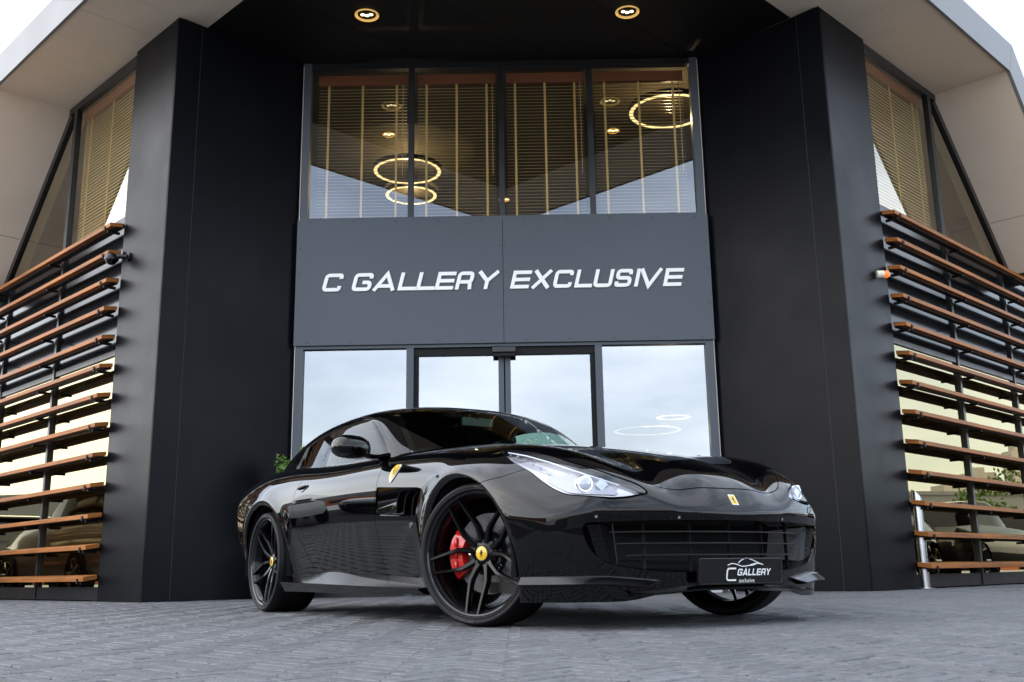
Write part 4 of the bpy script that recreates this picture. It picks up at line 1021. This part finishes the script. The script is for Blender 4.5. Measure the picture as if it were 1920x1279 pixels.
# ---- side vent pocket, shield badges, fuel-size badge, door handles, mirrors
def yf(x,z):
    lo,hi=.5,1.2
    for _ in range(26):
        mid=.5*(lo+hi)
        if Fbody(np.array([[x,-mid,z]]))[0]<0: lo=mid
        else: hi=mid
    return lo
for sy in(1,-1):
    VP=[tuple(p) for p in VENT]; n=len(VP); V=[(x,-yf(x,z)*sy,z) for x,z in VP]
    inner=[]
    for x,z in VP:
        d=.006+.085*sst(-1.03,-.62,np.array([x]))[0]; inner.append((x-.0*d,-(yf(x,z)-d)*sy,.65+(z-.65)*(.93)))
    mb=MB(); mb.add(V+inner,[(i,(i+1)%n,n+(i+1)%n,n+i) for i in range(n)]); vo=mb.build('side_vent','paint',car)
    mb=MB(); mb.add(inner,[tuple(range(n))]); mb.build('vent_floor','paint',vo)
    for k in range(3):
        xk=-.74+k*.10; mb=MB(); secs=[]
        for f in np.linspace(0,1,7):
            z=.70-.012*k-f*.118; x=xk-.05*f+.05*math.exp(-f*9); yb=yf(x,z)-.012
            secs.append([(x-.012,-(yb-.05)*sy,z),(x+.002,-yb*sy,z),(x+.010,-(yb-.002)*sy,z),(x,-(yb-.05)*sy,z)])
        mb.loft(secs); mb.build('vent_fin','gloss',vo)
    # shield
    SHP=smooth_poly([(-.770,.848),(-.735,.846),(-.705,.842),(-.715,.815),(-.742,.790),(-.775,.768),(-.811,.753),(-.826,.775),(-.824,.795),(-.806,.822)],3)
    Vs=[]
    for x,z in SHP: Vs.append((x,-(yf(x,z)+.002)*sy,z))
    mb=MB(); mb.slab(Vs,(0,-.003*sy,0)); sh=mb.build('shield_badge','whitepaint',car)
    cxs=np.mean([p[0] for p in SHP]);czs=np.mean([p[1] for p in SHP])
    Vs=[(cxs+(x-cxs)*.84,-(yf(x,z)+.0054)*sy,czs+(z-czs)*.84+.006) for x,z in SHP]; mb=MB(); mb.slab(Vs,(0,-.0012*sy,0)); mb.build('shield_field','yellow',sh)
    Vs=[(cxs+.004+b*.026*.62+a*.016,-(yf(cxs,czs)+.0082)*sy,czs+.008+b*.026) for a,b in HORSE]; mb=MB(); mb.slab(Vs,(0,-.001*sy,0)); mb.build('shield_horse','gloss',sh)
    x,z=-.574,.507; P=np.array([x,-(yf(x,z)+.001)*sy,z]); mb=MB(); mb.tube([P,P+np.array([0,-.004*sy,0])],.013,18); mb.build('round_badge','chrome',car)
    mb=MB(); mb.tube([P+np.array([0,-.004*sy,0]),P+np.array([0,-.005*sy,0])],.006,12); mb.build('badge_centre','gloss',car)
    # door handle: recessed bowl edge and flap
    HP=[(-2.285,.815),(-2.262,.846),(-2.12,.846),(-2.112,.828),(-2.215,.800)]
    Vs=[(x,-(yf(x,z)+.0015)*sy,z) for x,z in rpath([HP[0]]+HP[1:]+[HP[0]],.012,3)[:-1]]; mb=MB(); mb.slab(Vs,(0,-.0035*sy,0)); hd=mb.build('door_handle','gloss',doors[0 if sy>0 else 1])
    P0=np.array([-2.27,-(yf(-2.27,.832)+.012)*sy,.826]);P1=np.array([-2.13,-(yf(-2.13,.838)+.010)*sy,.840]); mb=MB(); mb.tube([P0,(P0+P1)/2+np.array([0,-.006*sy,0]),P1],[.006,.008,.004],8); mb.build('handle_flap','paint',car,smooth=60)
    # mirror
    secs=[]
    prof=[(-.082,.60),(-.07,.86),(-.045,.98),(0,1.0),(.045,.9),(.08,.68),(.102,.38),(.110,.04)]
    mc=np.array([-1.10,-1.075,.970])
    for dx,f in prof:
        ring_=[]
        for t in np.linspace(0,2*math.pi,20,endpoint=False):
            yy=.128*f*math.copysign(abs(math.cos(t))**.75,math.cos(t)); zz=.082*f*math.copysign(abs(math.sin(t))**.8,math.sin(t))
            if zz<0: zz*=.72
            q=mc+np.array([dx-.18*yy,yy,zz+.12*(-yy)*.3]); ring_.append((q[0],q[1]*sy,q[2]))
        secs.append(ring_)
    mb=MB(); mb.loft(secs); mi=mb.build('side_mirror','paint',car,smooth=55)
    for mo in[mi.modifiers.new('s','SUBSURF')]: mo.levels=1;mo.render_levels=2
    gl=secs[0]; mb=MB(); cc=np.mean(gl,axis=0); mb.slab([tuple(cc+(np.array(p)-cc)*.9+np.array([-.002,0,0])) for p in gl],(-.002,0,0)); mb.build('mirror_glass','chrome',mi)
    A0=mc+np.array([.03,.06,-.035]); B0=np.array([-1.08,-.862,.935]); secs=[]
    for f in np.linspace(0,1,8):
        c=A0*(1-f)+B0*f; c[2]-=.012*math.sin(math.pi*f); wdt=.045+.02*f; hh=.013+.006*f
        secs.append([(c[0]+wdt*math.cos(t),c[1]*sy,c[2]+hh*math.sin(t)) for t in np.linspace(0,2*math.pi,12,endpoint=False)])
    mb=MB(); mb.loft(secs); mb.build('mirror_arm','paint',mi,smooth=60)
    mb=MB(); bs=[(-1.19,.955),(-1.02,.925),(-1.0,.885),(-1.08,.87),(-1.17,.90)]
# ---- cabin
mb=MB(); mb.slab([(-.95,-.72,.80),(-.95,.72,.80),(-3.4,.70,.80),(-3.4,-.70,.80)],(0,0,.02)); mb.build('cabin_floor','matte',car)
secs=[[(x,y,z) for y,z in((-.72,.82),(-.70,zt),(-.3,zt+.012),(.3,zt+.012),(.70,zt),(.72,.82))] for x,zt in((-.96,.93),(-1.05,.955),(-1.2,.95),(-1.32,.90))]
mb=MB(); mb.loft(secs); mb.build('dashboard','interior',car,smooth=50,bevel=.01)
for sy in(-1,1):
    for (x,nm_) in((-2.05,'front_seat'),(-2.65,'rear_seat')):
        secs=[]
        for f in np.linspace(0,1,8):
            w=.25-.10*max(0,(f-.6)/.4)**1.5; th_=.07-.02*f; xx=x-.10-.20*f; z=.78+.33*f if x>-2.2 else .78+.28*f
            secs.append([(xx-th_,sy*.37-w,z),(xx+th_*.3,sy*.37-w,z),(xx+th_,sy*.37-w*.6,z),(xx+th_,sy*.37+w*.6,z),(xx+th_*.3,sy*.37+w,z),(xx-th_,sy*.37+w,z)])
        mb=MB(); mb.loft(secs); mb.build(nm_,'interior',car,smooth=50,bevel=.015)
c=np.array([-1.42,.37,.93]); mb=MB(); pts=[]
for a in np.linspace(0,2*math.pi,29): pts.append(c+np.array([-.30*.18*math.sin(a)*-1*0-.06*math.sin(a),.18*math.cos(a),.17*math.sin(a)]))
mb.tube(pts,.015,8,False); st=mb.build('steering_wheel','interior',car,smooth=60)
mb=MB(); mb.tube([c,c+np.array([.18,0,-.06])],.04,12); mb.tube([pts[0],pts[14]],.014,6); mb.build('steering_hub','interior',st)
mb=MB(); mb.box((-1.50,0,1.245),(.02,.24,.06)); mb.tube([(-1.5,0,1.26),(-1.46,0,1.31)],.01,6); mb.build('rear_view_mirror','satin',car,bevel=.01)
for sy in(-1,1):
    secs=[]
    for f in np.linspace(0,1,6):
        w=.14-.02*f
        secs.append([(-1.05-.35*f,sy*.3-0,0)]*3)
# ---- wheels
def bent_text(txt,size,R,a0,y,name,m,parent):
    cu=bpy.data.curves.new('txt','FONT'); cu.body=txt; cu.size=size; cu.align_x='CENTER'; cu.align_y='CENTER'; to=bpy.data.objects.new('txt',cu); COL.objects.link(to)
    dg=bpy.context.evaluated_depsgraph_get(); me=bpy.data.meshes.new_from_object(to.evaluated_get(dg)); bpy.data.objects.remove(to)
    for v in me.vertices:
        a=a0-v.co.x*1.25/R; r=R+v.co.y; v.co=Vector((r*math.cos(a),y,r*math.sin(a)))
    me.materials.clear(); me.materials.append(M[m]); o=bpy.data.objects.new(name,me); COL.objects.link(o); o.parent=parent; return o
def make_wheel(Rt,wd,Rr_,label):
    """wheel about local y axis, outer face towards -y; returns the root mesh"""
    hw=wd/2; mb=MB()
    # rim barrel and outer lip
    lipy=-hw+.012
    mb.lathe([(Rr_*.955,hw-.02),(Rr_*.90,hw-.04),(Rr_*.87,0),(Rr_*.885,lipy+.045),(Rr_*.93,lipy+.022),(Rr_*.955,lipy+.012),(Rr_*.962,lipy+.002),(Rr_*.985,lipy-.004),(Rr_*1.0,lipy),(Rr_*1.004,lipy+.008),(Rr_*.97,lipy+.015)],96,'y')
    wheel=mb.build('wheel','rim',car,smooth=35)
    mb=MB(); mb.lathe([(Rr_*.925,lipy+.020),(Rr_*.952,lipy+.009),(Rr_*.960,lipy-.001),(Rr_*.984,lipy-.006),(Rr_*1.001,lipy-.003)],110,'y'); mb.build('rim_lip','rimlip',wheel,smooth=25)
    # tyre
    sh=[(Rr_*.985,-hw+.010),(Rr_+.004,-hw+.002),(Rr_+.007,-hw-.004),(Rr_+.010,-hw-.004),(Rr_+.012,-hw-.001),(Rr_+(Rt-Rr_)*.45,-hw-.004),(Rr_+(Rt-Rr_)*.62,-hw-.003),(Rr_+(Rt-Rr_)*.65,-hw-.001),(Rr_+(Rt-Rr_)*.76,-hw+.003),(Rt-.010,-hw+.010),(Rt-.003,-hw+.022)]
    tr=[]; ng=5
    for i in range(ng+1):
        y0=-hw+.03+i*(wd-.06)/ng
        if i<ng:
            y1=y0+(wd-.06)/ng; tr+=[(Rt,y0+.006),(Rt,y1-.006),(Rt-.007,y1-.004),(Rt-.007,y1+.004)]
    prof=sh+tr+[(r,-y) for r,y in sh[::-1]]
    mb=MB(); mb.lathe(prof,110,'y'); tyre=mb.build('tyre','rubber',wheel,smooth=30)
    for q_ in(R_(78),R_(258)): bent_text('MICHELIN',.022,Rr_+(Rt-Rr_)*.40,q_,-hw-.0062,'sidewall_lettering','sidewall',wheel)
    # shoulder blocks
    mb=MB()
    for i in range(72):
        a=2*math.pi*i/72
        for s_ in(-1,1):
            q=[]
            for (r,y,da) in((Rt-.0045,-hw+.012,0),(Rt+.0006,-hw+.030,.012),(Rt+.0006,-hw+.056,.03)):
                for dd in(.0,.058): q.append((r*math.cos(a+da+dd),y*-s_*-1 if s_<0 else -y,r*math.sin(a+da+dd)))
            mb.add(q,[(0,1,3,2),(2,3,5,4)])
    tb=mb.build('tread_blocks','rubber',wheel); tb['kind']='stuff'
    # spokes: five pairs, each pair splitting from the hub
    for k in range(5):
        mb=MB(); a0=2*math.pi*k/5+R_(48)
        for s_ in(-1,1):
            path=[(math.hypot(rr,hs),math.atan2(hs,rr),wv,dp) for rr,hs,wv,dp in((.050,.020,.017,.020),(.078,.032,.0135,.022),(Rr_*.42,.046,.0115,.022),(Rr_*.52,.0455,.0100,.020),(Rr_*.74,.040,.0090,.017),(Rr_*.955,.034,.0085,.014))]
            secs=[]
            for i,(r,da,wv,dp) in enumerate(path):
                a=a0+s_*da; c_,s2=math.cos(a),math.sin(a)
                f=(r-.05)/(Rr_-.05); yy=lipy+.052*(1-f)**1.3+.004
                j=min(i+1,len(path)-1);i0=max(i-1,0)
                pa=np.array([path[j][0]*math.cos(a0+s_*path[j][1]),path[j][0]*math.sin(a0+s_*path[j][1])])-np.array([path[i0][0]*math.cos(a0+s_*path[i0][1]),path[i0][0]*math.sin(a0+s_*path[i0][1])]); pa/=np.linalg.norm(pa); nn=np.array([-pa[1],pa[0]])
                c2=np.array([r*c_,r*s2])
                def pt(o,y): q=c2+nn*o; return (q[0],y,q[1])
                secs.append([pt(-wv*.62,yy),pt(wv*.62,yy),pt(wv,yy+.007),pt(wv,yy+dp+.012),pt(-wv,yy+dp+.012),pt(-wv,yy+.007)])
            mb.loft(secs)
        mb.build('spoke','rim',wheel,smooth=28)
    hy=lipy+.056
    mb=MB(); mb.lathe([(.001,hy-.004),(.036,hy-.004),(.040,hy-.001),(.058,hy+.004),(.074,hy+.016),(.078,hy+.06),(.07,hy+.09)],48,'y'); mb.build('hub','rim',wheel,smooth=35)
    mb=MB()
    for k in range(5):
        a=2*math.pi*(k+.5)/5+R_(48); c=np.array([.056*math.cos(a),hy+.004,.056*math.sin(a)]); mb.tube([c+np.array([0,.02,0]),c+np.array([0,-.004,0])],.0095,8)
    mb.build('wheel_bolts','satin',wheel)
    mb=MB(); mb.lathe([(.0001,hy-.0085),(.030,hy-.0085),(.034,hy-.006),(.034,hy-.003)],40,'y'); cap=mb.build('centre_cap','yellow',wheel,smooth=35)
    mb=MB(); mb.lathe([(.0335,hy-.0065),(.0365,hy-.007),(.038,hy-.002)],40,'y'); mb.build('cap_ring','satin',wheel,smooth=35)
    mb=MB(); mb.slab([(a*.020*.95,hy-.0092,b*.020) for a,b in HORSE],(0,-.0008,0)); mb.build('cap_horse','gloss',wheel)
    # disc with drilled holes and bell
    dr=Rr_*.655; dy=lipy+.115
    mb=MB(); mb.lathe([(dr*.55,dy),(dr,dy),(dr,dy+.032),(dr*.55,dy+.032)],80,'y',True); mb.build('brake_disc','disc',wheel,smooth=35)
    mb=MB(); mb.lathe([(.05,dy-.03),(dr*.47,dy-.026),(dr*.50,dy-.015),(dr*.56,dy-.002)],48,'y'); mb.build('disc_bell','satin',wheel,smooth=35)
    mb=MB()
    for i in range(40):
        a=2*math.pi*i/40; r=dr*(.68+.09*(i%4)); c=np.array([r*math.cos(a),dy-.0006,r*math.sin(a)]); mb.add([c+np.array([.0032*math.cos(t),0,.0032*math.sin(t)]) for t in np.linspace(0,2*math.pi,8,endpoint=False)],[tuple(range(8))])
    h=mb.build('disc_holes','matte',wheel); h['kind']='stuff'
    mb=MB()
    for i in range(10):
        a=2*math.pi*i/10; c=np.array([dr*.52*math.cos(a),dy-.016,dr*.52*math.sin(a)]); mb.tube([c,c+np.array([0,-.008,0])],.006,8)
    mb.build('disc_bolts','chrome',wheel)
    # caliper on the rear side of the disc
    mb=MB(); secs=[]
    for a in np.linspace(math.pi-.62,math.pi+.62,15):
        e=1-abs((a-math.pi)/.62)**4*.55; r0=dr*.64;r1=dr*(1.03+.13*e); c_,s2=math.cos(a),math.sin(a)
        secs.append([(r*c_,y,r*s2) for r,y in((r0,dy-.012),(r0+.01,dy-.030*e-.012),(r1-.018,dy-.034*e-.012),(r1,dy-.018),(r1,dy+.05),(r0,dy+.05))])
    mb.loft(secs); mb.build('brake_caliper','redcal',wheel,smooth=40)
    mb=MB()
    for z in(-.055,0,.055): mb.tube([(-dr*.86,dy-.04,z-.018),(-dr*.86,dy-.048,z-.014),(-dr*.86,dy-.048,z+.014),(-dr*.86,dy-.04,z+.018)],.010,8)
    mb.build('caliper_ribs','redcal',wheel,smooth=50)
    return wheel
STEER=R_(24)
wf=make_wheel(.345,.255,.300,'');wr=make_wheel(.357,.305,.310,'')
wf.location=(0,-.800,.345); wf.rotation_euler=(0,0,STEER)
wr.location=(-2.985,-.798,.357); wr.rotation_euler=(0,R_(-12),0)
def copy_part(o,parent):
    c=o.copy(); COL.objects.link(c); c.parent=parent
    for ch in list(o.children):
        q=ch.copy(); COL.objects.link(q); q.parent=c
    return c
w2=copy_part(wf,car); w2.location=(0,.800,.345); w2.rotation_euler=(0,0,math.pi+STEER)
w3=copy_part(wr,car); w3.location=(-2.985,.798,.357); w3.rotation_euler=(0,0,math.pi)
# caliper keeps to the rear of each disc whatever the wheel's own turn
for w_,ang in((wf,0),(wr,R_(-150))):
    for ch in w_.children:
        if ch.name.startswith('brake_caliper') or ch.name.startswith('caliper_ribs'): ch.rotation_euler=(0,-ang,0)
# ================================================================== surroundings that show up in the reflections
def simple_car(x,y,rz,mt,label,s=1.0,tall=0.):
    r=root('parked_car',label,'car',(x,y,0),'cars parked beside the wings',rz,False)
    def sec(xx,w,zb,zt): return [(xx,-w*.9,zb),(xx,-w,zb+.15),(xx,-w,zt-.18),(xx,-w*.9,zt),(xx,w*.9,zt),(xx,w,zt-.18),(xx,w,zb+.15),(xx,w*.9,zb)]
    t=tall
    mb=MB(); mb.loft([sec(-2.2,.72,.4,.80+t),sec(-2.1,.86,.26,.95+t),sec(-1.3,.92,.22,1.0+t),sec(0,.92,.22,.98+t),sec(1.0,.92,.22,.94+t),sec(1.75,.88,.22,.84+t),sec(2.15,.74,.26,.66+t*.8),sec(2.25,.6,.34,.55+t*.6)]); mb.build('body',mt,r,smooth=40)
    mb=MB(); mb.loft([[(xx,-w0,.94+t),(xx+dx,-w1,zt+t),(xx+dx,w1,zt+t),(xx,w0,.94+t)] for xx,dx,w0,w1,zt in((-1.95,.25,.74,.60,1.16),(-1.5,.1,.80,.64,1.40),(-.4,0,.82,.66,1.45),(.2,-.1,.80,.64,1.38),(1.0,-.3,.76,.66,.97))]); mb.build('cabin_glass','gloss',r,smooth=25)
    mb=MB(); mb.loft([[(xx,-w,z+t),(xx,-w,z+.03+t),(xx,w,z+.03+t),(xx,w,z+t)] for xx,w,z in((-1.5,.62,1.39),(-.9,.655,1.44),(-.3,.655,1.445),(.1,.63,1.39))]); mb.build('roof',mt,r,smooth=30)
    for sx in(-1.35,1.4):
        for sy in(-1,1):
            mb=MB(); mb.lathe([(.20,-.10),(.32,-.11),(.34,-.08),(.34,.08),(.32,.11)],28,'y'); mb.v=[(a+sx,b+sy*.84,c+.34) for a,b,c in mb.v]; w=mb.build('wheel','rubber',r,smooth=40)
            mb=MB()
            for k in range(5):
                a=k*1.2566; mb.tube([(sx,sy*.945,.34),(sx+.21*math.cos(a),sy*.95,.34+.21*math.sin(a))],.022,6)
            mb.lathe([(.20,0),(.215,0),(.215,.01)],24,'y'); mb.v[-72:]=[(a+sx,b+sy*.95,c+.34) for a,b,c in mb.v[-72:]]; mb.build('rim','chrome',w)
    for sy in(-1,1):
        mb=MB(); mb.box((2.14,sy*.62,.68+t*.8),(.12,.24,.09)); mb.build('headlight','lampwhite',r,bevel=.02)
    mb=MB(); mb.box((2.27,0,.45),(.02,.5,.11)); mb.build('number_plate','plate_yellow',r)
M['plate_yellow']=mat('plate_yellow',(.85,.45,.02),.4)
M['white_car']=mat('white_car_paint',(.72,.71,.67),.15,coat=1); M['green_car']=mat('dark_green_paint',(.01,.03,.02),.1,coat=1); M['silver_car']=mat('silver_car_paint',(.42,.43,.45),.25,.7,coat=1); M['dark_car']=mat('graphite_car_paint',(.02,.021,.024),.1,coat=1)
for (x,y,rz,mt,lab,tl) in((-9.6,14.0,2.36,'white_car','white parked car mirrored in the lower glass of the left wing',.12),(-13.2,17.6,2.36,'dark_car','graphite parked car mirrored at the far left of the left wing glass',0.),(-13.5,13.2,-.3,'green_car','dark green parked car left of the forecourt',.0),(-12.8,9.6,-.3,'silver_car','silver parked car left of the forecourt',.05),(-12.6,6.2,-.3,'dark_car','graphite parked car left of the forecourt beside the camera',.1),
        (9.9,12.9,.785,'green_car','dark green parked car mirrored in the lower glass of the right wing',.15),(13.4,16.4,.785,'dark_car','graphite parked car mirrored at the far right of the right wing glass',0.),(16.9,19.9,.785,'silver_car','silver parked car at the end of the row mirrored in the right wing',0.),(12.4,9.0,3.4,'dark_car','graphite parked car right of the forecourt',0.),(12.6,5.6,3.4,'silver_car','silver parked car right of the forecourt',.1)):
    simple_car(x,y,rz,M[mt],lab,1,tl)
M['cream_wall']=mat('cream_industrial_wall',(.55,.50,.40),.7,var=.05,vscale=.3); M['grey_band']=mat('grey_cladding',(.20,.21,.22),.6,var=.05,vscale=.5); M['orange_band']=mat('orange_brick',(.45,.13,.04),.8,var=.2,vscale=2)
def hall(cx,cy,rz,wd,hg,label):
    r=root('industrial_hall',label,'building',(cx,cy,0),None,rz,False)
    mb=MB(); mb.box((0,0,hg*.30),(12,wd,hg*.60)); mb.build('base_wall','orange_band',r)
    mb=MB(); mb.box((0,0,hg*.80),(12.1,wd+.1,hg*.40)); mb.build('upper_wall','grey_band',r)
    mb=MB(); mb.box((0,0,hg+.1),(12.4,wd+.4,.2)); mb.build('parapet','fascia',r)
    for k in range(int(wd/4)):
        y=-wd/2+2+k*4; mb=MB(); mb.box((6.03,y,hg*.32),(.08,2.4,1.3)); w=mb.build('window','anthracite_dark',r)
        mb=MB(); mb.box((6.075,y,hg*.32),(.02,2.2,1.1)); mb.build('pane','spandrel',w)
hall(-52,24,.25,46,4.6,'long low hall with orange base and grey cladding far to the left')
hall(-44,-28,.75,30,5.0,'grey clad hall with orange base far behind on the left')
hall(56,26,math.pi-.25,44,4.2,'long low hall with orange base and grey cladding far to the right')
hall(30,-52,math.pi/2+.4,40,5.0,'grey clad hall with orange base far behind on the right')
M['tower']=mat('tower_concrete',(.42,.40,.36),.7,var=.06,vscale=.2)
for i,(x,y,h,w) in enumerate(((330,150,26,9),(340,178,38,7),(355,170,32,10),(360,196,36,8),(345,140,20,10))):
    r=root('tower_block','distant pale tower block in the skyline on the right, number %s by height'%('four','one','three','two','five')[i] if 0 else ('%s distant tower block of the skyline far to the right'%('fourth tallest','tallest','third tallest','second tallest','lowest')[i]),'building',(x,y,0),'distant skyline towers')
    mb=MB(); mb.box((x,y,h/2),(w,w,h)); mb.build('wall','tower',r); mb=MB(); mb.box((x,y,h+1),(w*.5,w*.5,2)); mb.build('roof_house','tower',r)
def tree(x,y,h,r,label,seed):
    t=root('tree',label,'tree',(x,y,0),'trees around the car park'); rg=np.random.default_rng(seed)
    mb=MB(); mb.tube([(x,y,0),(x+.05,y,h*.3),(x-.04,y+.05,h*.62)],[.13,.10,.05],8)
    for k in range(6):
        a=rg.uniform(0,6.28); z=h*rg.uniform(.3,.55); mb.tube([(x,y,z),(x+r*.35*math.cos(a),y+r*.35*math.sin(a),z+h*.14),(x+r*.7*math.cos(a),y+r*.7*math.sin(a),z+h*.22)],[.05,.03,.012],6)
    mb.build('trunk','bark',t,smooth=60)
    mb=MB(); cl=[(np.array([x,y,h*.66])+rg.normal(0,1,3)*np.array([r*.42,r*.42,h*.15]),rg.uniform(.3,.6)*r) for _ in range(16)]
    for k in range(1700):
        c0,rr=cl[rg.integers(len(cl))]; d=rg.normal(0,1,3);d/=np.linalg.norm(d); c=c0+d*rr*rg.uniform(.4,1); a=rg.normal(0,1,3);a/=np.linalg.norm(a);b=np.cross(a,rg.normal(0,1,3));b/=np.linalg.norm(b);l=rg.uniform(.09,.18)
        mb.add([c-a*l,c+b*l*.5,c+a*l,c-b*l*.5],[(0,1,2,3)])
    o=mb.build('crown','leaf',t); o['kind']='stuff'
for i,(x,y,h,r) in enumerate(((-19,22.5,4.3,1.1),(-34,18,5.2,1.7),(-35,6,4.8,1.6),(-33,-4,5.5,1.8),(42,30,4.6,1.5),(45,9,5.,1.6),(28,-14,5.4,1.8))):
    tree(x,y,h,r,'%s tree at the edge of the car park on the %s'%(('nearest small','second','third','rearmost')[i] if i<4 else ('nearest small','second','rearmost')[i-4],'left' if i<4 else 'right'),20+i)
for i,(x,y,h) in enumerate(((-20,11,6.5),(17,14,7.),(21,23,6.))):
    r=root('lamp_post','slim grey lamp post %s'%('in the left car park','in the right car park near the showroom','farthest back in the right car park')[i],'lamp post',(x,y,0),'car park lamp posts')
    mb=MB(); mb.tube([(x,y,0),(x,y,h)],[.07,.045],10); mb.build('pole','steel',r); mb=MB(); mb.box((x-.25 if x>0 else x+.25,y,h+.02),(.6,.2,.08)); mb.build('lamp_head','grey_band',r)
